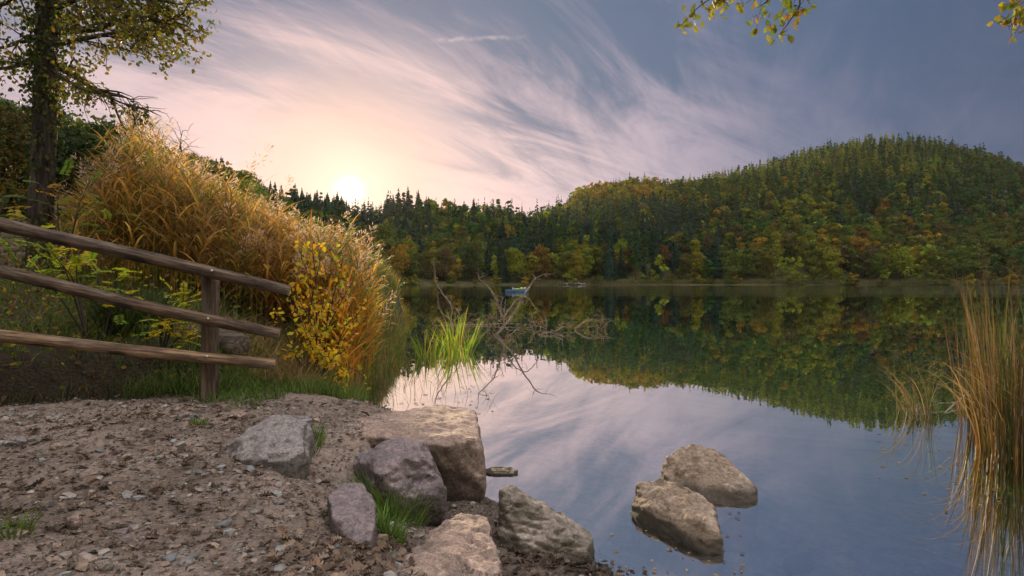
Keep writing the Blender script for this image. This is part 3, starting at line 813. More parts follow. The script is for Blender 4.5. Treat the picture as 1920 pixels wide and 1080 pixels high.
def small_stone(px, py, w, h, Y=None, label='', mat='pale', seed=0):
    zg = .62
    for _ in range(5):
        p = on(px, py, zg); zg = hz1(p[0], p[1])
    r = w / F * p[1] / 2; hh = h / F * p[1]
    d = rdir(26); d[:, 2] = np.abs(d[:, 2]) * 1.0
    P = p + d * np.array([r, r * .85, hh]) * R.uniform(.85, 1.1, (26, 1)) + np.array([0, 0, -.15 * hh])
    P = np.concatenate([P, under(P[:10], p[2] - .04)])
    rock('stone', label, P, RK[mat], seed, max(.004, r / 12), r * .12, cat='stone', group='small stones on the gravel')
for k, a in enumerate([(140, 985, 34, 22, 'tan rounded stone on the gravel near a brown dead leaf', 'pale'), (243, 1032, 22, 15, 'little yellowish pebble-like stone between the pinkish and blue-grey stones', 'pale'), (107, 840, 26, 12, 'pale small stone on the shaded gravel under the long rails', 'pale'),
                       (28, 832, 44, 18, 'flat grey stone at the edge of the gravel under the rails', 'grey'), (52, 785, 36, 16, 'low grey stone sunk near the dark bank', 'grey'), (148, 835, 18, 10, 'tiny white stone beside the pale small stone', 'pale'),
                       (350, 790, 36, 20, 'grey blocky stone near the small grass tuft below the post', 'grey'), (450, 783, 36, 15, 'tilted pale flat stone above the grey pyramid rock', 'pale'), (105, 790, 36, 14, 'dull brown stone flush with the shaded gravel', 'wet'),
                       (230, 1000, 26, 13, 'pinkish stone between the tan stone and the yellowish pebble', 'purple'), (112, 1026, 32, 10, 'flat whitish stone below the tan rounded stone', 'pale'), (265, 1012, 20, 9, 'small blue-grey stone beside the yellowish pebble', 'grey'),
                       (195, 1065, 34, 15, 'grey-brown half-buried stone in the gravel below the yellowish pebble', 'wet'), (410, 958, 14, 9, 'small dark grey pebble in the middle of the gravel', 'grey'), (640, 985, 22, 12, 'tan stone tucked against the egg-shaped rock', 'pale'),
                       (565, 1050, 16, 9, 'small grey stone beside the pointed pale stone', 'grey'), (470, 905, 20, 9, 'flat pinkish stone in front of the grey pyramid rock', 'purple'), (300, 860, 22, 10, 'brown flat stone in the open gravel', 'wet')]):
    small_stone(a[0], a[1], a[2], a[3], None, a[4], a[5], 20 + k)
p = on(1497, 1053, -.2)
rock('sunken_stone', 'pale flat stone lying under water beyond the long low rock', [p + np.array(v) for v in ((-.11, 0, 0), (-.04, .05, .02), (.09, .03, .02), (.12, -.02, 0), (.0, -.05, .01), (-.1, -.03, -.08), (.1, .03, -.08), (0, .04, -.08))], RK['pale'], 50, .008, .005, cat='stone')
for k in range(9):
    c_ = 1050 + k * 5.4 + R.uniform(-1, 1); Y = 224.0; x = (c_ - 960) / F * Y; s = R.uniform(.35, .75)
    d = rdir(18) * np.array([s * 1.2, s, s * .8]) + np.array([x, Y - 2.0, .25 + R.uniform(0, .4)])
    rock('shore_stone', 'pale boulder in the low line of stones on the far shore', d, RK['grey'], 60 + k, .12, .06, cat='stone', group='line of pale boulders on the far shore', smooth_n=1)

# ------------------------------------------------------------------ gravel and fallen leaves
def on_ground(n, area):
    x = R.uniform(area[0], area[1], n); y = R.uniform(area[2], area[3], n)
    return x, y
bm = bmesh.new(); bmesh.ops.create_icosphere(bm, subdivisions=1, radius=1.0)
PEB_V = np.array([v.co[:] for v in bm.verts]); PEB_F = np.array([[v.index for v in f.verts] for f in bm.faces]); bm.free()
def near_ground(n, bias=1.0):
    """points on the open ground in front of the fence"""
    y = 1.25 + (5.6 - 1.25) * R.uniform(0, 1, n) ** bias
    x = -(y * 1.0 + .5) + (y * 1.0 + .5 + 1.0) * R.uniform(0, 1, n)
    d = lake_sd(x, y)
    ok = (d > .05) & (y < fence_y(x) + .35 + .9 * ss((x + 2.4) / 1)) & ~((x > -2.3) & (x < -1.5) & (y > 4.6))
    x, y = x[ok], y[ok]
    return np.stack([x, y, height(x, y)], 1)
mb = MB()
P = near_ground(17000, 1.1); P = P[fbm(P * np.array([1, 1, 0]), 1.9, 3) > R.uniform(-1.1, .5, len(P))]; n = len(P)
sz = .0028 + .020 * R.uniform(0, 1, n) ** 14 + .0025 * R.uniform(0, 1, n)
g = R.uniform(.55, 1.15, n); wm = R.uniform(-1, 1, n)
tn = np.stack([g * (.27 + .05 * wm), g * .235, g * (.205 - .03 * wm)], 1)
stamp(mb, PEB_V * (1 + .22 * R.normal(size=(len(PEB_V), 1))), PEB_F, P + np.stack([0 * sz, 0 * sz, sz * .25], 1), rdir(n) * np.array([1, 1, .25]), np.tile([0, 0, 1.], (n, 1)) + rdir(n) * .3, np.stack([sz * R.uniform(.9, 1.6, n), sz, sz * R.uniform(.5, .9, n)], 1), tn)
M['pebble'] = plain('pebble', (1, 1, 1), .8, .25, .3, 40)
tag(mb.build('gravel', M['pebble'], smooth=False), kind='stuff')
mb = MB()
def lay_leaves(P, smin, smax, dark=1.0):
    n = len(P)
    hd = rdir(n); hd[:, 2] *= .35
    nrm = np.tile([0, 0, 1.], (n, 1)) + rdir(n) * .55
    s = R.uniform(smin, smax, n)
    g = R.uniform(.3, 1.15, n) * dark; k = R.uniform(0, 1, n)
    tn = np.stack([g * (.26 - .02 * k), g * (.17 + .02 * k), g * (.115 + .03 * k)], 1)
    curl = OAK_V + np.array([(0, 0, .25 * v[1] ** 2 * 3 + .18 * (v[0] - .5) ** 2) for v in OAK_V])
    stamp(mb, curl, OAK_F, P + np.array([0, 0, .006]), hd, nrm, np.stack([s, s * R.uniform(.7, 1.1, n), s * R.uniform(.5, 1.8, n)], 1), tn)
P = near_ground(4200, 1.1); dens = fbm(P * np.array([1, 1, 0]), 1.3, 3)
lay_leaves(P[dens > R.uniform(-.9, .4, len(P))], .03, .062)
P = near_ground(16000, 1.1); lay_leaves(P, .008, .024, .75)
P = near_ground(5000, 1.1); lay_leaves(P, .008, .020, 1.5)
def strip(pts, n, sp):
    q = spline(pts, 40)[R.integers(0, 40, n)] + R.normal(size=(n, 3)) * np.array([sp, sp, 0])
    q[:, 2] = np.maximum(height(q[:, 0], q[:, 1]), .0)
    return q
lay_leaves(strip([on(740, 1000, .42), on(640, 1075, .5), on(560, 1110, .55)], 260, .12), .03, .06, 1.25)
lay_leaves(strip([on(800, 960, .4), on(770, 985, .42), on(720, 1010, .45)], 110, .06), .03, .055, 1.1)
lay_leaves(strip([on(945, 1000, .05), on(1000, 1062, .02), on(1090, 1075, .01), on(1180, 1090, .0)], 300, .07), .025, .05, .5)
tag(mb.build('leaf_litter', M['litter']), kind='stuff')
mb = MB()
P = near_ground(420, 1.0); n = len(P)
blades(mb, P + np.array([0, 0, .008]), R.uniform(0, 6.28, n), R.uniform(.04, .16, n), R.uniform(1.3, 1.5, n), R.uniform(1.45, 1.7, n), .004, np.stack([R.uniform(.1, .3, n), R.uniform(.08, .2, n), R.uniform(.05, .13, n)], 1), 3)
tag(mb.build('twig_litter', M['litter']), kind='stuff')

# ------------------------------------------------------------------ fence
fx = empty('wooden_fence', (-2.45, 4.6, hz1(-2.45, 4.6)))
tag(fx, 'rustic wooden fence of three round rails nailed to one post on the bank', 'fence')
FL = np.array(fx.location)
def rail(a, b, r0, r1, tint, seed, ext=.55):
    a, b = np.asarray(a), np.asarray(b); a = a + (a - b) * ext
    n = 46; pts = spline([a, a * .66 + b * .34 + R.normal(size=3) * .012, a * .33 + b * .67 + R.normal(size=3) * .012, b], n)
    mbr = MB(); rr = np.linspace(r0, r1, n) * (1 + .05 * fbm(np.stack([np.linspace(0, 9, n), 0 * pts[:, 0] + seed, 0 * pts[:, 0]], 1), 1, 3))
    # bury the axis along local X so that the grain runs down the rail
    d = unit(b - a); q = Vector(d).to_track_quat('X', 'Z'); Rm = np.array(q.to_matrix())
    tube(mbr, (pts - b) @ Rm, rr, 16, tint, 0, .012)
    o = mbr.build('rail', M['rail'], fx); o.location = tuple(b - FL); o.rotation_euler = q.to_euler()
    return o
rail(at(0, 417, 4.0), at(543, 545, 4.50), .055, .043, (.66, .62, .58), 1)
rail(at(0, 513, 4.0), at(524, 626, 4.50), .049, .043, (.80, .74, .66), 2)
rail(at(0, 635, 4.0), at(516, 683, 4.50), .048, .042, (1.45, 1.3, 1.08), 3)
def post(x, y, ztop, r, tint):
    mbp = MB(); zb = hz1(x, y)
    pts = np.stack([np.linspace(0, .012, 14), 0 * np.arange(14), np.linspace(zb - .3, ztop, 14)], 1)
    d = Vector((0, 0, 1)); q = d.to_track_quat('X', 'Z'); Rm = np.array(q.to_matrix())
    tube(mbp, (pts - np.array([0, 0, zb])) @ Rm, np.linspace(r * 1.06, r, 14), 14, tint, 0, .015)
    o = mbp.build('post', M['rail'], fx); o.location = (x - FL[0], y - FL[1], zb - FL[2]); o.rotation_euler = q.to_euler()
PX = (392 - 960) / F
post(PX * 4.45, 4.45, at(0, 508, 4.45)[2], .062, (.62, .55, .46))
post(-4.42, 3.93, 2.30, .062, (.62, .55, .46))
for (px, py) in ((390, 597), (397, 507), (388, 668)):
    mbn = MB(); tube(mbn, [at(px, py, 4.33) - FL, at(px, py, 4.285) - FL], [.0085, .0085], 8, (1, 1, 1)); mbn.build('nail_head', plain('nail_steel', (.5, .48, .45), .4, .5), fx)
# old log behind the post
mb = MB()
a, b = at(330, 628, 5.6), at(452, 650, 5.35)
tube(mb, spline([a, (a + b) / 2 + np.array([0, 0, .02]), b], 16) - b, .115 * (1 + .06 * R.normal(size=16)), 18, (1, 1, 1), 0, .02)
o = mb.build('log', M['log']); o.location = tuple(b); tag(o, 'weathered grey log lying behind the fence post', 'log')

# ------------------------------------------------------------------ reeds on the bank
def reed_bed(name, pts, heights, leaf_n, tints, plume_p, leaf_len=(.25, .5), leaf_w=.018, seg=4, plume_size=1.0, plume_tint=(.62, .47, .36)):
    n = len(pts); mb = MB()
    az = R.normal(.2, 1.3, n); bend = np.abs(R.normal(.10, .10, n))
    pick = np.clip(((fbm(pts * np.array([1, 1, 0]), 1.6, 2) + .9) / 1.8 + R.normal(0, .22, n)) * len(tints), 0, len(tints) - 1).astype(int)
    tn = np.array(tints)[pick] * R.uniform(.6, 1.25, (n, 1))
    blades(mb, pts, az, heights, R.normal(0, .05, n), bend, .010, tn * .9, 5, 0, 1.6)
    up = np.array([0, 0, 1.])
    def point_on(f):
        th = bend * f ** 1.6 * .6
        return pts + (heights * f)[:, None] * (np.stack([np.cos(az) * np.sin(th), np.sin(az) * np.sin(th), np.cos(th)], 1))
    for k in range(leaf_n):
        f = np.clip(.30 + .66 * (k + R.uniform(0, 1, n)) / leaf_n, 0, .98)
        lt = tn * R.uniform(.7, 1.35, (n, 1))
        blades(mb, point_on(f), R.uniform(0, 6.28, n), R.uniform(*leaf_len, n), R.uniform(.25, .7, n), R.uniform(1.1, 2.4, n), leaf_w * R.uniform(.6, 1.3, n), lt, seg, 0, 1.1)
    has = R.uniform(0, 1, n) < plume_p
    tips = point_on(np.full(n, .99))[has]; m = len(tips)
    if m:
        k = 34; f = R.uniform(0, 1, (m, k)); pa = (az[has] + R.normal(0, .5, m))[:, None]
        L = (.24 * R.uniform(.7, 1.3, m) * plume_size)[:, None]
        w = np.sin(np.pi * (f * .86 + .10)) * .055 * plume_size
        off = R.normal(size=(m, k, 3)) * w[..., None] * .7
        c_ = tips[:, None] + np.stack([np.cos(pa) * f ** 1.5 * L * .55, np.sin(pa) * f ** 1.5 * L * .55, f * L * .9], 2) + off
        A = off * 9 + np.array([0, 0, .35]) + np.stack([np.cos(pa + 0 * f), np.sin(pa + 0 * f), 0 * f], 2) * .35
        q = R.uniform(.7, 1.25, (m * k, 1)) * np.asarray(plume_tint)
        stamp(mb, SLIP_V, SLIP_F, c_.reshape(-1, 3), A.reshape(-1, 3), rdir(m * k), np.stack([np.full(m * k, .055 * plume_size), np.full(m * k, .013 * plume_size), np.full(m * k, .02)], 1), q, 1)
    o = mb.build(name, [M['reed'], M['plume']])
    return o
ORG = [(.22, .21, .04), (.30, .20, .07), (.48, .25, .05), (.36, .21, .065), (.48, .29, .075), (.24, .16, .07), (.18, .20, .035)]
TOP = np.array([(100, 420), (150, 370), (185, 315), (215, 278), (245, 258), (280, 278), (330, 318), (400, 362), (440, 378), (490, 394), (540, 424), (580, 446), (640, 455), (700, 490), (730, 520), (760, 560)], float)
n = 2300
Y = 6.9 + 6.0 * R.uniform(0, 1, n) ** 1.25; c = R.uniform(115, 720, n)
c = c + (Y - 7) * 4
x = (c - 960) / F * Y
d = lake_sd(x, Y); ok = (d > -.12) & (Y < 7.6 + np.maximum(718 - c, 0) * .045) & ~((c < 190) & (Y < 8.4) & (R.uniform(0, 1, n) < .75)); x, Y, c = x[ok], Y[ok], c[ok]
zb = np.maximum(height(x, Y), -.1)
zt = (HZ - itp(TOP, c)) / F * Y + CH
cl = fbm(np.stack([x, Y, 0 * x], 1), 1.15, 3)
h = np.clip((zt - zb) * np.where(R.uniform(0, 1, len(x)) < .4, R.uniform(.92, 1.05, len(x)), R.uniform(.45, .95, len(x))) * np.clip(1 + .30 * cl, .6, 1.10), .5, 3.3)
ok = cl > R.uniform(-1.5, -.25, len(x)); x, Y, zb, h = x[ok], Y[ok], zb[ok], h[ok]
tag(reed_bed('reeds', np.stack([x, Y, zb], 1), h, 9, ORG, .17, (.3, .62), .025), kind='stuff')
# lighter yellow-green reeds by the water
n = 420
Y = R.uniform(6.6, 9.2, n); c = R.uniform(560, 705, n); x = (c - 960) / F * Y
d = lake_sd(x, Y); ok = d > -.12; x, Y, c = x[ok], Y[ok], c[ok]
zb = np.maximum(height(x, Y), -.1); zt = (HZ - itp(TOP, c)) / F * Y + CH
h = np.clip((zt - zb) * R.uniform(.5, .98, len(x)), .4, 2.4)
tag(reed_bed('yellow_reeds', np.stack([x, Y, zb], 1), h, 8, [(.62, .40, .03), (.42, .38, .035), (.66, .30, .03), (.34, .34, .035), (.6, .26, .03)], .2, (.25, .5), .026), kind='stuff')

def tuft(name, label, centre, radius, n, length, tints, th=(.1, .5), bend=(.6, 1.9), width=.006, segs=5, cat='grass tuft', group=None, squash=1.0, zmin=None):
    c = np.asarray(centre, float)
    r = radius * np.sqrt(R.uniform(0, 1, n)); a = R.uniform(0, 6.28, n)
    x = c[0] + r * np.cos(a); y = c[1] + r * np.sin(a) * squash
    z = height(x, y) - .01 if zmin is None else np.maximum(height(x, y), zmin)
    az = a + R.normal(0, .7, n)
    T_ = np.array([tints[R.integers(0, len(tints))] for _ in range(n)]) * R.uniform(.7, 1.25, (n, 1))
    mb = MB()
    blades(mb, np.stack([x, y, z], 1), az, R.uniform(length[0], length[1], n), R.uniform(*th, n) * (r / radius), R.uniform(*bend, n), width * R.uniform(.7, 1.3, n), T_, segs)
    o = mb.build(name, M['grass'], loc=(c[0], c[1], hz1(c[0], c[1])))
    return tag(o, label, cat, group)
GRN = [(.10, .20, .03), (.14, .24, .035), (.07, .15, .025), (.19, .24, .04)]
DRY = [(.30, .22, .09), (.22, .16, .06), (.14, .14, .03)]
def gp(px, py, z=.55):
    for _ in range(6):
        p = on(px, py, z); z = .5 * z + .5 * hz1(p[0], p[1])
    return p
tuft('grass_tuft', 'long green grass tuft between the egg-shaped rock and the mauve boulder', gp(735, 955, .4), .17, 420, (.12, .30), GRN, squash=1.3)
tuft('grass_tuft', 'green grass tuft growing below the long grass between the rocks', gp(725, 1000, .4), .08, 160, (.08, .18), GRN)
tuft('grass_tuft', 'short bright grass tuft beside the grey pyramid rock', gp(577, 830, .5), .09, 200, (.07, .15), GRN, squash=1.4)
tuft('grass_tuft', 'tiny grass tuft in the gravel near the blocky grey stone', gp(374, 800, .6), .05, 70, (.04, .09), GRN)
tuft('grass_tuft', 'small grass patch in the gravel beside the flat whitish stone', gp(18, 1000, .65), .07, 90, (.05, .10), GRN)
tuft('moss_tuft', 'mossy tuft beside the egg-shaped mauve rock', gp(622, 968, .52), .045, 150, (.02, .05), [(.14, .13, .03), (.10, .10, .03)], cat='moss')
tuft('moss_tuft', 'small yellow-green tuft at the foot of the egg-shaped rock', gp(668, 1010, .48), .045, 120, (.03, .07), [(.14, .15, .03), (.10, .13, .03)], cat='moss')
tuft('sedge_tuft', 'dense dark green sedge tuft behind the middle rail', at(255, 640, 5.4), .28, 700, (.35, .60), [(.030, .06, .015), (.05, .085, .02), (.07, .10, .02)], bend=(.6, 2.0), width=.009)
# grass and undergrowth on the bank
mb = MB()
def field(n, x0, x1, y0, y1, length, tints, cond=None, width=.006, bend=(.5, 1.9)):
    x = R.uniform(x0, x1, n); y = R.uniform(y0, y1, n)
    ok = lake_sd(x, y) > .02
    if cond is not None: ok &= cond(x, y)
    x, y = x[ok], y[ok]; n = len(x)
    T_ = np.array([tints[R.integers(0, len(tints))] for _ in range(n)]) * R.uniform(.6, 1.25, (n, 1))
    clump = .65 + .5 * fbm(np.stack([x, y, 0 * x], 1), 2.3, 2)
    blades(mb, np.stack([x, y, height(x, y) - .01], 1), R.uniform(0, 6.28, n), R.uniform(*length, n) * np.clip(clump, .3, 1.3), R.uniform(0, .5, n), R.uniform(*bend, n), width * R.uniform(.7, 1.4, n), T_, 4)
field(9500, -3.0, -1.3, 4.35, 7.2, (.14, .34), GRN + [(.12, .15, .03)], lambda x, y: (y > fence_y(x) - .02 + .28 * np.clip(x + 2.4, 0, 2)) & (x < -1.35 - .12 * (y - 5)))
field(1500, -2.55, -1.9, 4.0, 4.9, (.06, .16), GRN, lambda x, y: (y > 4.35 - .35 * (x + 2.4)))
field(7500, -6.2, -2.3, 3.6, 8.2, (.18, .5), GRN + GRN + DRY + [(.12, .14, .02)], lambda x, y: y > fence_y(x) + .40)
field(9000, -5.5, -2.3, 3.0, 5.0, (.08, .30), [(.03, .05, .012), (.12, .085, .035), (.06, .085, .018), (.035, .028, .015), (.16, .11, .05)], lambda x, y: (y > fence_y(x) + .02) & (y < fence_y(x) + .5))  # grass with the shade under the bottom rail put into its dark tints
field(2600, -3.0, -1.9, 5.2, 7.6, (.3, .7), [(.34, .22, .09), (.26, .17, .07), (.40, .27, .12)], lambda x, y: y > fence_y(x) + .5, .007, (1.2, 2.4))
k = 9000; f = R.uniform(0, 1, k) ** 1.4
sx, sy = np.interp(f, [0, .18, .5, .8, 1], [-1.95, -2.1, -2.7, -5, -10]), np.interp(f, [0, .18, .5, .8, 1], [6.5, 8.4, 13.5, 25, 48])
sx = sx - R.uniform(-.12, .75, k) * (1 + f); P = np.stack([sx, sy, np.maximum(height(sx, sy), -.1)], 1)
TT = np.array([(GRN + DRY + [(.34, .22, .05), (.36, .18, .04)])[R.integers(0, 9)] for _ in range(k)]) * R.uniform(.6, 1.25, (k, 1))
blades(mb, P, R.uniform(0, 6.28, k), R.uniform(.15, .55, k) * (1 + .5 * f), R.uniform(0, .3, k), R.uniform(.3, 1.5, k), .010 + .02 * f, TT, 4)
tag(mb.build('grass', M['grass']), kind='stuff')
mb = MB()
n = 9000
x = R.uniform(-7, -2.5, n); y = R.uniform(3.4, 9.5, n); ok = y > fence_y(x) + .3; x, y = x[ok], y[ok]; n = len(x)
hh = R.uniform(0, 1, n) ** 2 * np.clip(.25 + .10 * (y - 5) + .12 * (-x - 3.5), .1, 1.0)
P = np.stack([x, y, height(x, y) + .02 + hh], 1)
tn = np.array([[(.09, .16, .025), (.17, .21, .025), (.24, .14, .035), (.36, .29, .03), (.06, .11, .02), (.13, .08, .03)][R.integers(0, 6)] for _ in range(n)]) * R.uniform(.6, 1.2, (n, 1))
stamp(mb, LEAF_V, LEAF_F, P, rdir(n), rdir(n) + np.array([0, 0, .8]), R.uniform(.025, .06, n), tn)
tag(mb.build('undergrowth', M['leaf'], smooth=False), kind='stuff')

# ------------------------------------------------------------------ bushes and saplings behind the fence
def locust(name, label, base, tips, tints, leaf=.17, dens=7):
    root = empty(name, base); tag(root, label, 'sapling')
    b = np.asarray(base, float); st = MB(); lf = MB()
    for tip in tips:
        tip = np.asarray(tip, float); pts = spline([b, b * .45 + tip * .55 + np.array([0, 0, .12]) + R.normal(size=3) * .04, tip], 12)
        tube(st, pts - b, np.linspace(.009, .003, 12), 5)
        for k in range(dens):
            f = .45 + .55 * k / (dens - 1); p0 = pts[int(f * 11)]
            d = unit(np.array([R.normal(), R.normal() * .7, R.uniform(-.25, .35)]) + unit(tip - b) * .6 * f)
            L = leaf * R.uniform(.75, 1.25); r = wander(p0, d, L, 8, .06, (0, 0, -.07))
            tube(st, r - b, np.linspace(.0025, .0012, 9), 4)
            c0 = np.array(tints[R.integers(0, len(tints))]) * R.uniform(.8, 1.2)
            side = unit(np.cross(d, [0, 0, 1])); n_ = np.cross(side, d)
            P, A = [], []
            for j in range(1, 9):
                for s in (-1, 1):
                    P.append(r[j]); A.append(side * s + d * .35 + R.normal(size=3) * .12 + np.array([0, 0, -.15]))
            P.append(r[8]); A.append(d)
            stamp(lf, LEAF_V, LEAF_F, np.array(P) - b, np.array(A), np.tile(n_, (len(P), 1)) + rdir(len(P)) * .25, L * .22 * R.uniform(.8, 1.15, len(P)), np.tile(c0, (len(P), 1)) * R.uniform(.8, 1.2, (len(P), 1)))
    st.build('stem', M['twig'], root); lf.build('leaves', M['leaf'], root, smooth=False)
YG = [(.36, .42, .03), (.45, .44, .03), (.26, .38, .03), (.55, .43, .025)]
YW = [(.62, .42, .02), (.52, .42, .03)]
locust('locust_sapling', 'yellow-green locust sapling spreading under the top rail at the fence end', at(165, 640, 4.85), [at(60, 440, 4.7), at(95, 470, 4.6), at(30, 490, 4.7), at(120, 500, 4.7), at(150, 465, 4.9)], YG)
locust('locust_sapling', 'green locust sprig arching just above the middle rail', at(190, 650, 5.0), [at(215, 505, 4.9), at(255, 545, 4.75), at(170, 490, 5.1)], YG)
locust('locust_sapling', 'yellow and green locust sprig between the dark sedge and the post', at(300, 690, 4.9), [at(325, 545, 4.75), at(355, 560, 4.7), at(310, 610, 4.72), at(330, 630, 4.75), at(345, 650, 4.7)], YG + YW, .15)
locust('locust_sapling', 'tall thin locust sapling in front of the tree trunk', at(120, 520, 6.2), [at(120, 330, 6.2), at(75, 345, 6.2), at(170, 375, 6.0), at(215, 400, 6.0), at(180, 320, 6.3)], [(.13, .20, .03), (.20, .23, .03), (.40, .22, .03)], .20, 5)
locust('locust_sapling', 'shaded locust sapling rising above the top rail before the slope bushes', at(-20, 520, 5.2), [at(10, 370, 5.2), at(25, 395, 5.0), at(-20, 330, 5.4)], [(.10, .16, .03), (.30, .24, .03)], .2, 5)

def leafy_bush(name, label, base, tips, tints, n_leaf, lsize, spread, cat='shrub', twigs=5, weights=None):
    root = empty(name, base); tag(root, label, cat)
    b = np.asarray(base, float); st = MB(); lf = MB(); pos = []
    for tip in tips:
        tip = np.asarray(tip, float); pts = spline([b + R.normal(size=3) * np.array([.06, .06, 0]), b * .5 + tip * .5 + R.normal(size=3) * spread * .5, tip], 12)
        tube(st, pts - b, np.linspace(.010, .003, 12), 5); pos.append(pts[4:])
        for _ in range(twigs):
            k = R.integers(4, 12); q = wander(pts[k], unit(tip - b) + rdir(1)[0] * .9, R.uniform(.5, 1.2) * spread * 2, 5, .25)
            tube(st, q - b, np.linspace(.004, .0015, 6), 4); pos.append(q[1:])
    pos = np.concatenate(pos); n = n_leaf
    P = pos[R.integers(0, len(pos), n)] + R.normal(size=(n, 3)) * spread * .22
    tn = np.array([tints[R.integers(0, len(tints))] for _ in range(n)]) * R.uniform(.75, 1.2, (n, 1))
    stamp(lf, LEAF_V, LEAF_F, P - b, rdir(n) + np.array([0, 0, -.4]), rdir(n), lsize * R.uniform(.4, 1.45, n), tn)
    st.build('stem', M['twig'], root); lf.build('leaves', M['leaf'], root, smooth=False)
leafy_bush('yellow_shrub', 'thin shrub with yellow leaves beside the ends of the fence rails', gp(595, 715, .4) * np.array([1, 1, 1]), [at(585, 455, 5.5), at(600, 490, 5.5), at(575, 505, 5.4), at(665, 520, 5.8), at(690, 560, 5.9), at(640, 500, 5.7), at(550, 540, 5.2), at(540, 560, 5.3), at(560, 590, 5.3), at(620, 560, 5.5), at(655, 600, 5.6), at(580, 620, 5.4), at(635, 660, 5.5), at(520, 585, 5.2), at(660, 690, 5.4), at(610, 545, 5.4)],
           [(.75, .47, .02), (.68, .46, .02), (.50, .46, .03), (.80, .40, .02), (.40, .42, .03)], 850, .050, .12)
def mound(name, label, centre, size, n, tints, leaf, cat='bush'):
    mb = MB(); c = np.asarray(centre, float)
    for _ in range(14):
        cc = R.normal(size=3) * np.array(size) * .42; cc[2] = abs(cc[2]) * 1.1
        k = n // 14; d = rdir(k); lr = R.uniform(.22, .42) * np.mean(size)
        P = cc + d * lr * R.uniform(.4, 1.1, (k, 1))
        tn = np.array([tints[R.integers(0, len(tints))] for _ in range(k)]) * R.uniform(.6, 1.25, (k, 1))
        stamp(mb, LEAF_V, LEAF_F, P, rdir(k), d + rdir(k) * .7, leaf * R.uniform(.6, 1.4, k), tn)
    o = mb.build(name, M['leaf'], smooth=False, loc=None); o.location = tuple(c)
    return tag(o, label, cat)
DG = [(.02, .045, .012), (.035, .065, .016), (.05, .08, .02)]
mound('evergreen_bush', 'dark glossy green bush filling the gap beside the tree trunk', at(150, 345, 10.5), (1.1, .9, 1.0), 4200, DG, .085)
mound('evergreen_bush', 'mid green bush above the dark bush beside the trunk', at(165, 285, 13.5), (1.4, 1.2, .8), 3600, [(.05, .085, .02), (.08, .11, .025)], .10)
mound('hillside_bush', 'olive bush high on the slope behind the oak trunk', at(15, 330, 11), (1.3, 1.2, 1.1), 3600, [(.06, .08, .02), (.09, .085, .022), (.14, .09, .025)], .09)
mound('hillside_bush', 'orange-tinged bush low behind the fence end below the trunk', at(20, 400, 8.2), (.8, .6, .45), 2400, [(.07, .09, .02), (.26, .15, .025), (.10, .12, .025)], .065)
mound('hillside_bush', 'green bush at the top of the reed slope near the bare twigs', at(205, 285, 13), (1.1, .9, .5), 2600, [(.06, .095, .02), (.10, .12, .03)], .09)
mound('hillside_bush', 'leafy bush on the crest of the reed slope below the dark hill', at(330, 345, 14), (1.6, 1.0, .35), 3200, [(.07, .10, .022), (.12, .12, .03), (.16, .11, .03)], .10)

# bare sapling poking above the reeds
def bare_tree(name, label, base, top, n_br, spread, r=.012, cat='tree'):
    b, tp = np.asarray(base, float), np.asarray(top, float); mb = MB()
    pts = spline([b, (b + tp) / 2 + R.normal(size=3) * .08, tp], 16); tube(mb, pts - b, np.linspace(r, r * .25, 16), 6)
    for _ in range(n_br):
        k = R.integers(5, 15); d = unit(tp - b) * .7 + rdir(1)[0]
        q = wander(pts[k], d, spread * R.uniform(.5, 1.1), 7, .18, (0, 0, .03)); tube(mb, q - b, np.linspace(r * .45, r * .12, 8), 4)
        for _ in range(3):
            j = R.integers(2, 7); q2 = wander(q[j], (q[-1] - q[0]) + rdir(1)[0] * .5 * spread, spread * .35, 4, .2); tube(mb, q2 - b, np.linspace(r * .2, r * .08, 5), 3)
    o = mb.build(name, M['twig']); o.location = tuple(b); return tag(o, label, cat)
bare_tree('bare_sapling', 'leafless sapling rising above the reed slope against the pink sky', at(352, 330, 12), at(342, 245, 12), 9, .55, .016)
# tall reed stems standing above the bed
P = np.array([at(478, 480, 7.6), at(500, 500, 7.7), at(262, 420, 7.8), at(458, 470, 7.6), at(270, 430, 8.0)]); P[:, 2] = height(P[:, 0], P[:, 1])
H_ = np.array([at(0, 278, 7.6)[2], at(0, 330, 7.7)[2], at(0, 210, 7.8)[2], at(0, 300, 7.6)[2], at(0, 235, 8.0)[2]]) - P[:, 2] - .2
o = reed_bed('tall_reeds', P, H_, 5, [(.34, .24, .09)], 1.0, (.25, .45), .014, 4, 1.15); tag(o, kind='stuff')

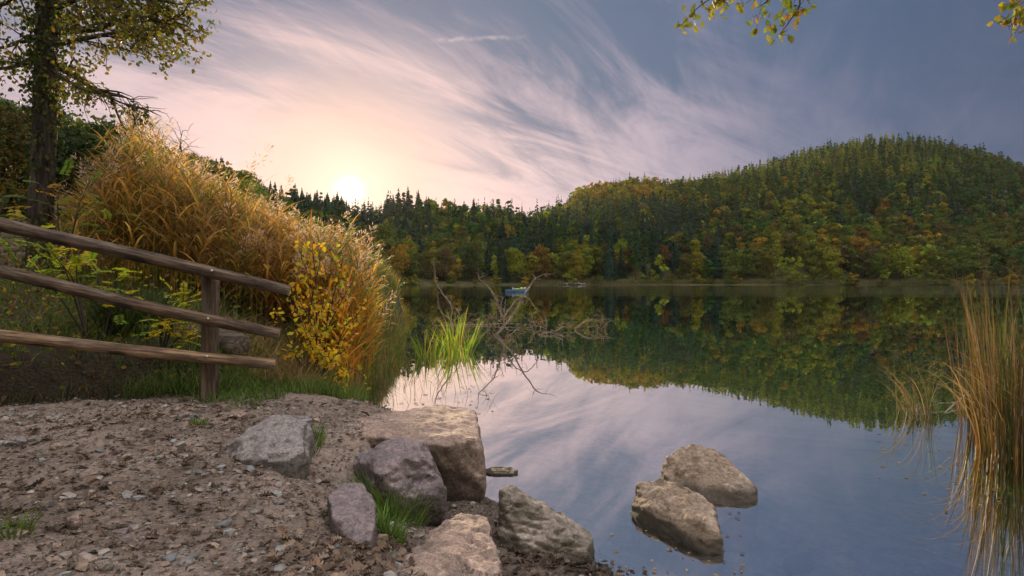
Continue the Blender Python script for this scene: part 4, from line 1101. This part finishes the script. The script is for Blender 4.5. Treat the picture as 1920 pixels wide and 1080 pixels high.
# ------------------------------------------------------------------ the tree beside the fence
tb = at(76, 470, 8.0); tb[2] = hz1(tb[0], tb[1]) - .1
tree = empty('oak_tree', tb); tag(tree, 'tall ivy-clad oak with yellowing leaves standing behind the fence', 'tree')
mb = MB()
tp = spline([tb, at(76, 400, 8.0), at(84, 250, 8.0), at(87, 100, 8.0), at(92, -80, 8.0), at(105, -420, 8.0)], 40)
rr = np.interp(np.linspace(0, 1, 40), [0, .06, .2, .6, 1], [.24, .168, .145, .135, .085])
tube(mb, tp - tb, rr, 20, (1, 1, 1), 0, .035)
o = mb.build('trunk', M['bark'], tree)
OAKC = [(.13, .15, .02), (.18, .17, .02), (.085, .125, .02), (.16, .10, .02), (.20, .17, .02), (.09, .08, .02)]
lf = MB()
def limb(ctrl, r0, n_sec, sec_len, leaf_n, lsize, pull=(0, 0, -.02), leafy=1.0, tints=OAKC, secwob=.16, tk=1.0):
    lb = MB(); pts = spline([np.asarray(c_, float) for c_ in ctrl], 26)
    tube(lb, pts - tb, np.linspace(r0, r0 * .18, 26), 7)
    d0 = unit(pts[-1] - pts[0]); spots = []
    for k in range(n_sec):
        j = int(R.uniform(.18, 1.0) * 25); f = j / 25
        q = wander(pts[j], d0 * .9 + rdir(1)[0] * np.array([.9, .9, .65]), sec_len * R.uniform(.4, 1.1) * (1.1 - .5 * f), 9, secwob, pull)
        tube(lb, q - tb, np.linspace(r0 * .30, r0 * .06, 10) * tk, 5); spots.append(q[3:])
        for _ in range(4):
            i = R.integers(2, 9); q2 = wander(q[i], unit(q[-1] - q[0]) + rdir(1)[0] * .8, sec_len * .38 * R.uniform(.5, 1.2), 6, .22, pull)
            tube(lb, q2 - tb, np.linspace(r0 * .10, r0 * .03, 7) * tk, 4); spots.append(q2[1:])
    lb.build('limb', M['twig'], tree)
    spots = np.concatenate(spots); n = int(leaf_n * leafy)
    if n:
        P = spots[R.integers(0, len(spots), n)] + R.normal(size=(n, 3)) * .05
        tn = np.array([tints[R.integers(0, len(tints))] for _ in range(n)]) * R.uniform(.65, 1.25, (n, 1))
        stamp(lf, LEAF_V, LEAF_F, P - tb, rdir(n) + np.array([0, 0, -.55]), rdir(n), lsize * R.uniform(.65, 1.25, n), tn)
limb([at(95, 60, 8), at(180, 55, 7.8), at(250, 30, 7.5), at(325, 48, 7.2)], .05, 17, 1.0, 1150, .062)
limb([at(95, 85, 8), at(170, 70, 8.2), at(235, 60, 8.3), at(305, 66, 8.2)], .045, 15, .9, 950, .062)
limb([at(95, 20, 8), at(170, -10, 7.6), at(250, -5, 7.2), at(325, 5, 7.0)], .05, 16, 1.0, 1150, .062)
limb([at(95, -40, 8), at(190, -90, 7.8), at(260, -75, 7.4), at(315, -45, 7.1)], .05, 16, 1.1, 1150, .062)
limb([at(98, 10, 8), at(130, -40, 8.4), at(200, -50, 8.8), at(300, -20, 9.0)], .05, 14, 1.1, 1200, .062)
limb([at(95, 120, 8), at(150, 150, 7.9), at(200, 180, 7.8), at(258, 205, 7.7)], .036, 14, .85, 0, .08, (.03, 0, -.09), 0, secwob=.12, tk=1.9)
limb([at(95, 130, 8), at(125, 150, 7.7), at(160, 170, 7.5), at(200, 175, 7.4)], .03, 9, .5, 420, .058, (0, 0, -.05))
limb([at(75, 105, 8), at(40, 120, 8), at(0, 128, 8), at(-70, 115, 8)], .05, 7, .6, 60, .08)
limb([at(75, 70, 8), at(40, 78, 8.2), at(0, 90, 8.4), at(-70, 100, 8.6)], .045, 7, .7, 260, .06)
limb([at(80, -20, 8), at(40, -10, 8.2), at(0, 10, 8.4), at(-70, 10, 8.6)], .05, 10, .8, 800, .062)
limb([at(80, -120, 8), at(0, -160, 7.6), at(-90, -180, 7.3)], .05, 10, 1.1, 900, .062)
o = lf.build('leaves', M['leaf'], tree, smooth=False)
iv = MB()
n = 7500
k = R.integers(0, 40, n); f = k / 39
zpx = HZ - (tp[k, 2] - CH) / 8.0 * F
wgt = np.where(zpx < 210, 1.0, np.where(zpx < 320, .28, .12)); ok = R.uniform(0, 1, n) < wgt; k = k[ok]; n = len(k)
sp = np.where((HZ - (tp[k, 2] - CH) / 8 * F) < 215, R.uniform(.15, 1, n) ** 1.6 * .62, .2)
dd = rdir(n); dd[:, 2] *= .5
P = tp[k] + dd * (np.maximum(sp, .19))[:, None] + np.stack([0 * sp, 0 * sp, R.uniform(-.15, .15, n)], 1)
stamp(iv, LEAF_V, LEAF_F, P - tb, rdir(n) + np.array([0, 0, -.7]), dd + rdir(n) * .5, R.uniform(.04, .085, n), np.array([[(.03, .055, .012), (.05, .08, .015), (.075, .095, .018), (.14, .12, .02)][R.integers(0, 4)] for _ in range(n)]) * R.uniform(.7, 1.2, (n, 1)))
iv.build('ivy', M['leaf'], tree, smooth=False)

# ------------------------------------------------------------------ oak twigs hanging into the top of the view
def hanging(name, label, ctrls, clusters, lsize, per):
    base = np.asarray(ctrls[0][0], float); root = empty(name, base); tag(root, label, 'branch')
    st = MB(); lv = MB()
    for ctrl, r0 in ctrls:
        pass
    return root, st, lv, base
def oak_twig(name, label, stems, clusters, tints, lsize=.085):
    b = np.asarray(stems[0][0], float); root = empty(name, b); tag(root, label, 'branch')
    st, lv = MB(), MB()
    for s in stems:
        pts = spline([np.asarray(q, float) for q in s], 14); tube(st, pts - b, np.linspace(.008, .002, 14), 5)
    for (c_, n, sp) in clusters:
        c_ = np.asarray(c_, float)
        P = c_ + R.normal(size=(n, 3)) * sp
        for p in P[::2]: tube(st, np.array([c_ + (p - c_) * .1, p]) - b, [.002, .0012], 3)
        tn = np.array([tints[R.integers(0, len(tints))] for _ in range(n)]) * R.uniform(.7, 1.25, (n, 1))
        stamp(lv, OAK_V, OAK_F, P - b, rdir(n) * .8 + np.array([-.1, 0, -.8]), rdir(n) + np.array([0, -.5, 0]), lsize * R.uniform(.6, 1.2, n), tn)
    st.build('twig', M['twig'], root); lv.build('leaves', M['leaf'], root, smooth=False)
OT = [(.17, .20, .02), (.23, .22, .02), (.12, .17, .022), (.25, .13, .02), (.15, .16, .02), (.27, .22, .02)]
Yo = 3.6
oak_twig('oak_branch', 'long oak twigs with green and rust leaves hanging over the middle of the lake',
         [[at(1470, -260, 2.6), at(1450, -90, 3.3), at(1400, -40, Yo), at(1320, 5, Yo), at(1275, 50, Yo)], [at(1400, -40, Yo), at(1370, -20, Yo), at(1340, 0, Yo)], [at(1450, -90, Yo), at(1445, -10, Yo), at(1420, 15, Yo)],
          [at(1470, -80, Yo), at(1500, 0, Yo), at(1480, 40, Yo), at(1458, 70, Yo)]],
         [(at(1278, 50, Yo), 7, .03), (at(1302, 25, Yo), 9, .04), (at(1340, 5, Yo), 16, .045), (at(1362, 2, Yo), 5, .03), (at(1395, 8, Yo), 11, .04), (at(1422, 28, Yo), 8, .03), (at(1445, 45, Yo), 6, .03), (at(1476, 30, Yo), 9, .04),
          (at(1460, 65, Yo), 6, .03), (at(1488, 8, Yo), 12, .045), (at(1510, -5, Yo), 10, .04), (at(1440, -30, Yo), 30, .10)], OT, .062)
oak_twig('oak_branch', 'short cluster of yellow oak leaves hanging above the end of the high hill',
         [[at(2050, -220, 2.8), at(1990, -60, 3.3), at(1930, 10, Yo), at(1895, 35, Yo)], [at(1990, -60, 3.4), at(1960, 20, Yo), at(1920, 45, Yo)]],
         [(at(1885, 35, Yo), 10, .03), (at(1905, 15, Yo), 14, .045), (at(1898, 50, Yo), 8, .03), (at(1925, 30, Yo), 14, .05), (at(1950, -10, Yo), 20, .08), (at(1905, -5, Yo), 8, .04)], OT, .062)

# ------------------------------------------------------------------ dead branches in the lake
def branch_thing(name, label, stems, twig_spots=(), mat='dead', r=.03):
    b = np.asarray(stems[0][0], float); mb = MB()
    for ctrl, r0, r1 in [(s[:-2], s[-2], s[-1]) for s in stems]:
        pts = spline([np.asarray(q, float) for q in ctrl], 20)
        pts = pts + R.normal(size=pts.shape) * r0 * .18
        tube(mb, pts - b, np.linspace(r0, r1, 20) * .68, 7, tuple(np.ones(3) * R.uniform(.75, 1.2)))
        for _ in range(5):
            j = R.integers(6, 20); q = wander(pts[j], rdir(1)[0] + np.array([0, 0, .3]), R.uniform(.12, .45), 5, .25); tube(mb, q - b, np.linspace(r1 * .7, .002, 6), 4)
    for (c_, n, sp, L) in twig_spots:
        for _ in range(n):
            p = np.asarray(c_, float) + R.normal(size=3) * np.array(sp); p[2] = max(p[2], -.02)
            q = wander(p, rdir(1)[0] * np.array([1, 1, .9]) + np.array([0, 0, .25]), L * R.uniform(.4, 1.1), 8, .38, (0, 0, -.10))
            tube(mb, q - b, np.linspace(.008, .0025, 9), 4, tuple(np.array([1.25, 1.1, .9]) * R.uniform(.6, 1.2)))
    o = mb.build(name, M[mat]); o.location = tuple(b); return tag(o, label, 'branch')
Yb = 15.6
branch_thing('dead_branch', 'forked grey dead branch standing up out of the lake before the boat',
             [[on(925, 632, -.1), at(945, 610, Yb + .2), at(938, 585, Yb), at(928, 555, Yb), at(912, 535, Yb), at(897, 522, Yb), .045, .016], [at(928, 630, Yb), at(955, 600, Yb + .3), at(978, 560, Yb + .4), at(998, 530, Yb + .5), at(1010, 518, Yb + .5), at(1026, 514, Yb + .5), .05, .014],
              [at(945, 595, Yb + .2), at(958, 575, Yb + .4), at(975, 558, Yb + .5), at(990, 560, Yb + .3), at(1004, 578, Yb), at(1008, 588, Yb), .03, .012], [at(940, 600, Yb), at(938, 575, Yb), at(945, 555, Yb - .2), .02, .008], [at(945, 600, Yb), at(946, 580, Yb), at(948, 560, Yb), .018, .007],
              [at(1003, 524, Yb + .5), at(1000, 516, Yb + .5), at(998, 512, Yb + .5), .014, .006], [at(940, 635, 15.2), at(955, 628, 15.2), at(965, 622, 15.4), .03, .012], [at(897, 522, Yb), at(903, 520, Yb), at(912, 517, Yb), .012, .005]],
             [(at(965, 600, 16.5), 18, (.35, .2, .12), .7), (at(960, 580, 16.5), 9, (.3, .2, .2), .7)])
branch_thing('dead_branch', 'curved bare stem rising from the green water grass', [[at(852, 622, 14.5), at(846, 600, 14.5), at(846, 575, 14.5), at(832, 553, 14.5), at(820, 535, 14.5), at(815, 510, 14.5), at(813, 483, 14.5), .035, .014],
             [at(846, 600, 14.5), at(830, 588, 14.5), at(822, 570, 14.5), at(821, 545, 14.5), .022, .008], [at(850, 602, 14.5), at(860, 592, 14.5), at(858, 582, 14.5), at(848, 575, 14.5), .02, .008]])
Y2 = 19.2
branch_thing('driftwood', 'tangle of bleached driftwood twigs floating beside the forked branch', [[at(815, 611, Y2), at(850, 609, Y2), at(900, 609, Y2), at(950, 607, Y2), at(975, 608, Y2), .03, .015]],
             [(at(870, 605, Y2), 26, (.45, .25, .10), .9), (at(905, 604, Y2), 18, (.4, .25, .10), .9), (at(930, 600, Y2), 8, (.3, .2, .15), .8), (at(835, 608, Y2), 10, (.2, .2, .05), .5)])
branch_thing('driftwood', 'low driftwood cluster of pale twigs beside the upright stick', [[at(985, 615, 18), at(1000, 612, 18), at(1012, 611, 18), .02, .01]], [(at(1000, 611, 18), 20, (.32, .2, .06), .7)])
branch_thing('upright_stick', 'single straight stick standing up out of the lake among driftwood', [[at(1025, 613, 18) - np.array([0, 0, .1]), at(1024, 600, 18), at(1021, 586, 18), .018, .012]])
branch_thing('floating_branch', 'bare forked branch lying on the water below the upright stick', [[at(1008, 629, 15.8), at(1025, 624, 16), at(1045, 619, 16.2), at(1055, 612, 16.5), .03, .02], [at(1030, 623, 16.05), at(1045, 626, 16), at(1056, 630, 15.5), .022, .012]])
branch_thing('driftwood', 'looping driftwood twigs at the far end of the floating dead wood', [[at(1078, 618, 17.5), at(1092, 606, 17.6), at(1110, 600, 17.8), at(1125, 600, 17.8), at(1135, 606, 17.6), .035, .018], [at(1112, 600, 17.8), at(1113, 592, 17.8), at(1120, 590, 17.8), at(1126, 596, 17.8), .012, .008],
              [at(1062, 615, 17.5), at(1072, 602, 17.5), at(1078, 596, 17.5), .02, .008]], [(at(1072, 612, 17.5), 16, (.25, .2, .08), .8), (at(1132, 612, 17.5), 18, (.22, .2, .06), .7), (at(1100, 614, 17.5), 8, (.3, .2, .04), .5)])

# ------------------------------------------------------------------ water plants
LG = [(.20, .30, .03), (.28, .33, .04), (.13, .22, .03), (.34, .30, .05)]
def water_plant(name, label, centre, radius, n, L, tints, width, cat, bend=(.3, 1.3), th=(.05, .5), segs=5, squash=1.0, drop=-.05):
    c = np.asarray(centre, float); r = radius * np.sqrt(R.uniform(0, 1, n)); a = R.uniform(0, 6.28, n)
    P = np.stack([c[0] + r * np.cos(a), c[1] + r * np.sin(a) * squash, np.full(n, drop)], 1)
    T_ = np.array([tints[R.integers(0, len(tints))] for _ in range(n)]) * R.uniform(.65, 1.25, (n, 1))
    mb = MB(); blades(mb, P - c, a + R.normal(0, .8, n), R.uniform(*L, n), R.uniform(*th, n), R.uniform(*bend, n), width * R.uniform(.6, 1.3, n), T_, segs)
    o = mb.build(name, M['reed']); o.location = tuple(c); return tag(o, label, cat)
water_plant('water_grass', 'large bright green clump of water grass under the curved bare stem', on(858, 662, 0), .36, 85, (.35, .95), LG, .026, 'water plant')
water_plant('water_grass', 'tall green reed shoots beside the curved bare stem', on(856, 640, 0) , .12, 18, (.6, 1.1), LG, .022, 'water plant', (.2, .9), (.0, .3))
water_plant('water_grass', 'small green clump of water grass between the reed bank and the large clump', on(803, 668, 0), .26, 50, (.35, .75), LG, .024, 'water plant')
water_plant('water_grass', 'green leaning water grass at the edge of the reed bank', on(728, 650, 0), .28, 90, (.5, 1.2), LG + [(.36, .27, .04)], .018, 'water plant', (.3, 1.2))
water_plant('water_grass', 'low ragged water weed in front of the reed bank', on(715, 682, 0), .50, 170, (.15, .45), [(.16, .2, .03), (.22, .22, .04), (.2, .14, .05)], .012, 'water plant', (.8, 2.0), (.3, .9), 4, .5)
# thin stems standing in the bright water
mb = MB()
n = 130
c = R.uniform(660, 925, n); py = R.uniform(675, 760, n); Y = CH * F / (py - HZ); x = (c - 960) / F * Y
P = np.stack([x, Y, 0 * Y - .05], 1); P = P[lake_sd(x, Y) < -.03]; n = len(P)
blades(mb, P, R.uniform(0, 6.28, n), R.uniform(.10, .34, n), R.uniform(0, .3, n), R.uniform(.1, 1.2, n), .006, np.stack([R.uniform(.06, .16, n), R.uniform(.05, .1, n), R.uniform(.02, .04, n)], 1), 4)
tag(mb.build('water_stems', M['reed']), kind='stuff')
mb = MB()
def floaters(n, c0, c1, y0, y1, smin, smax, tints, lim=.0):
    c = R.uniform(c0, c1, n); py = R.uniform(y0, y1, n); Y = CH * F / (py - HZ); x = (c - 960) / F * Y
    ok = (lake_sd(x, Y) < lim) & (fbm(np.stack([x, Y, 0 * x], 1), 1.5, 2) > R.uniform(-.8, .5, n)); x, Y = x[ok], Y[ok]; n = len(x)
    hd = rdir(n); hd[:, 2] = 0; z = np.full(n, .006)
    tn = np.array([tints[R.integers(0, len(tints))] for _ in range(n)]) * R.uniform(.6, 1.3, (n, 1))
    s_ = R.uniform(smin, smax, n)
    stamp(mb, OAK_V * np.array([1, 1, .25]), OAK_F, np.stack([x, Y, z], 1), hd, np.tile([0, 0, 1.], (n, 1)) + rdir(n) * .12, s_, tn)
LV = [(.20, .12, .05), (.28, .2, .09), (.10, .07, .035), (.30, .2, .04)]
floaters(420, 640, 780, 640, 690, .03, .09, LV + [(.3, .3, .1), (.2, .25, .05)])
floaters(260, 600, 930, 690, 790, .02, .06, LV)
floaters(200, 780, 1150, 600, 640, .03, .10, LV)
floaters(150, 1640, 1920, 750, 960, .015, .045, LV)
floaters(90, 1100, 1400, 960, 1080, .01, .03, LV, .05)
tag(mb.build('floating_leaves', M['litter']), kind='stuff')
SED = [(.18, .105, .038), (.085, .105, .024), (.16, .10, .033), (.22, .12, .04), (.10, .058, .024), (.12, .095, .03), (.065, .095, .02)]
def sedge(label, centre, radius, n, L, width, bend=(.15, 1.2), th=(0, .22), tints=SED, lean=None, squash=1.0, long_n=0, long_L=(1.4, 1.9)):
    c = np.asarray(centre, float); r = radius * np.sqrt(R.uniform(0, 1, n)); a = R.uniform(0, 6.28, n)
    P = np.stack([c[0] + r * np.cos(a), c[1] + r * np.sin(a) * squash, np.full(n, -.25)], 1) - np.array([c[0], c[1], 0])
    T_ = np.array([tints[R.integers(0, len(tints))] for _ in range(n)]) * R.uniform(.6, 1.25, (n, 1))
    mb = MB(); az = a + R.normal(0, .9, n) if lean is None else R.normal(lean, 1.2, n)
    blades(mb, P, az, R.uniform(*L, n), R.uniform(*th, n), R.uniform(*bend, n), width * R.uniform(.6, 1.3, n), T_, 8, 0, 2.2)
    if long_n:
        k = R.integers(0, n, long_n)
        blades(mb, P[k], R.normal(math.pi, .5, long_n), R.uniform(*long_L, long_n), R.uniform(.1, .35, long_n), R.uniform(2.1, 2.9, long_n), width * 1.05, np.array([(.36, .23, .09)]) * R.uniform(.6, 1.2, (long_n, 1)), 12, 0, 2.4)
    o = mb.build('sedge_clump', M['grass']); o.location = (c[0], c[1], 0); return tag(o, label, 'water plant', 'tall sedge clumps in the water')
sedge('dense tall sedge clump, the thickest of the three in the water', on(1905, 850, 0) + np.array([.10, 0, 0]), .34, 440, (.75, 2.0), .010, (.03, .5), (0, .12), long_n=20, long_L=(1.3, 1.8))
sedge('tall sedge clump with straight stems behind the thickest clump', on(1858, 805, 0), .25, 140, (.7, 1.6), .010, (.03, .5), (0, .12), long_n=12, long_L=(1.3, 1.75))
sedge('sparse sedge clump with drooping blades standing apart over the dark water', on(1722, 775, 0), .20, 30, (.55, 1.2), .008, (.05, .6), (0, .15), long_n=13, long_L=(1.1, 1.65))
branch_thing('driftwood', 'pale bent twig floating at the foot of the sparse sedge clump', [[on(1680, 765, 0), on(1725, 768, 0) + np.array([0, 0, .01]), on(1765, 764, 0) + np.array([0, 0, .05]), on(1800, 757, 0), .012, .007], [on(1770, 775, 0), on(1810, 752, 0) + np.array([0, 0, .08]), on(1840, 738, 0) + np.array([0, 0, .14]), .012, .006], [on(1700, 780, 0), on(1740, 776, 0), .012, .008]])

# ------------------------------------------------------------------ blue boat
def boat():
    c = on(969, 548, 0); root = empty('rowing_boat', c); tag(root, 'small blue boat with lime yellow covers moored on the lake', 'boat')
    L, B, Hh = 3.05, 1.15, .38; st = 15; pr = 9
    V = []
    for i in range(st):
        f = i / (st - 1); xx = (f - .5) * L; w = B / 2 * (1 - max(0, (f - .35) / .65) ** 2.2 * .93) * (.82 + .18 * min(1, f * 4)); sheer = Hh + .16 * f ** 2.5; keel = -.10 + .25 * max(0, (f - .75) / .25) ** 2
        for j in range(pr):
            a = -1 + 2 * j / (pr - 1); s = abs(a) ** .55
            V.append((xx + .12 * (f > .9) * s, math.copysign(w * (1 - (1 - abs(a)) ** 1.9), a), keel + (sheer - keel) * abs(a) ** 1.7))
    V = np.array(V); out, inn = V, V * np.array([.97, .92, 1]) + np.array([0, 0, .035])
    inn[:, 2] = np.where(np.tile(np.arange(pr), st) % (pr - 1) == 0, out[:, 2], inn[:, 2])
    fs = [(i * pr + j, (i + 1) * pr + j, (i + 1) * pr + j + 1, i * pr + j + 1) for i in range(st - 1) for j in range(pr - 1)]
    n = len(V); fi = [tuple(v + n for v in reversed(f)) for f in fs]
    rim = [(i * pr + j, i * pr + j + n, (i + 1) * pr + j + n, (i + 1) * pr + j) for i in range(st - 1) for j in (0, pr - 1)]
    tr = [tuple(range(pr - 1, -1, -1))]
    mb = MB(); mb.add(np.concatenate([out, inn]), [np.array(fs + fi + rim), np.array(tr)], (1, 1, 1)); mb.build('hull', plain('blue_paint', (.04, .095, .17), .4, .4), root)
    def pad(name, x0, x1, y0, y1, z0, z1, m):
        mb = MB(); k = 10; P = []
        for i in range(k):
            f = i / (k - 1); e = math.sqrt(max(.02, 1 - (2 * f - 1) ** 6))
            P.append(((x0 + (x1 - x0) * f), (y0 + y1) / 2, z0))
        pts = np.array(P); rr = np.array([(y1 - y0) / 2 * math.sqrt(max(.05, 1 - (2 * i / (k - 1) - 1) ** 6)) for i in range(k)])
        tube(mb, pts, rr, 12, (1, 1, 1), 0, .03)
        mb2 = MB(); Vv, Tt, Ff = mb.raw(); Vv[:, 2] = z0 + (Vv[:, 2] - z0) * (z1 - z0) / ((y1 - y0) / 2); mb2.add(Vv, [f for f, _ in Ff]); mb2.build(name, m, root)
    lime = plain('lime_cover', (.38, .46, .035), .6, .3)
    pad('cover', -.33, .35, -.42, .42, .44, .56, lime); pad('cover', .36, .92, -.34, .34, .48, .66, lime)
    pad('bag', -.62, -.34, -.2, .2, .45, .62, plain('pale_blue_fabric', (.25, .45, .62), .7, .2))
    pad('bow_pad', .95, 1.2, -.2, .2, .56, .66, plain('white_fabric', (.6, .6, .58), .7, .2))
    mb = MB(); tube(mb, [(-.68, 0, .35), (-.78, 0, .6), (-.86, 0, .74), (-.9, 0, .8)], [.07, .08, .06, .03], 8); mb.build('seat_back', plain('black_vinyl', (.012, .013, .016), .5, .3), root)
    for x_ in (-1.0, .1):
        mb = MB(); tube(mb, [(x_, -.46, .34), (x_, 0, .34), (x_, .46, .34)], [.06, .06, .06], 6); mb.build('thwart', plain('boat_wood', (.2, .13, .08), .6, .3), root)
    root.rotation_euler.z = .05
boat()

# ------------------------------------------------------------------ evening haze over the valley
hz_m = bpy.data.materials.new('evening_haze'); hz_m.use_nodes = True
t = NT(hz_m.node_tree); out = t.n('ShaderNodeOutputMaterial'); v = t.n('ShaderNodeVolumePrincipled')
v.inputs['Color'].default_value = (.95, .90, .86, 1); v.inputs['Density'].default_value = .00004; v.inputs['Anisotropy'].default_value = .55
t.link(v.outputs[0], out.inputs['Volume'])
x0, x1, y0, y1, z0, z1 = gx.min() - 20, gx.max() + 20, gy.min() - 20, gy.max() + 20, GZ.min() - 1.5, 230.0
mb = MB(); mb.add([(x0, y0, z0), (x1, y0, z0), (x1, y1, z0), (x0, y1, z0), (x0, y0, z1), (x1, y0, z1), (x1, y1, z1), (x0, y1, z1)],
                  np.array([(3, 2, 1, 0), (4, 5, 6, 7), (0, 1, 5, 4), (1, 2, 6, 5), (2, 3, 7, 6), (3, 0, 4, 7)]))
tag(mb.build('haze', hz_m, smooth=False), kind='stuff')
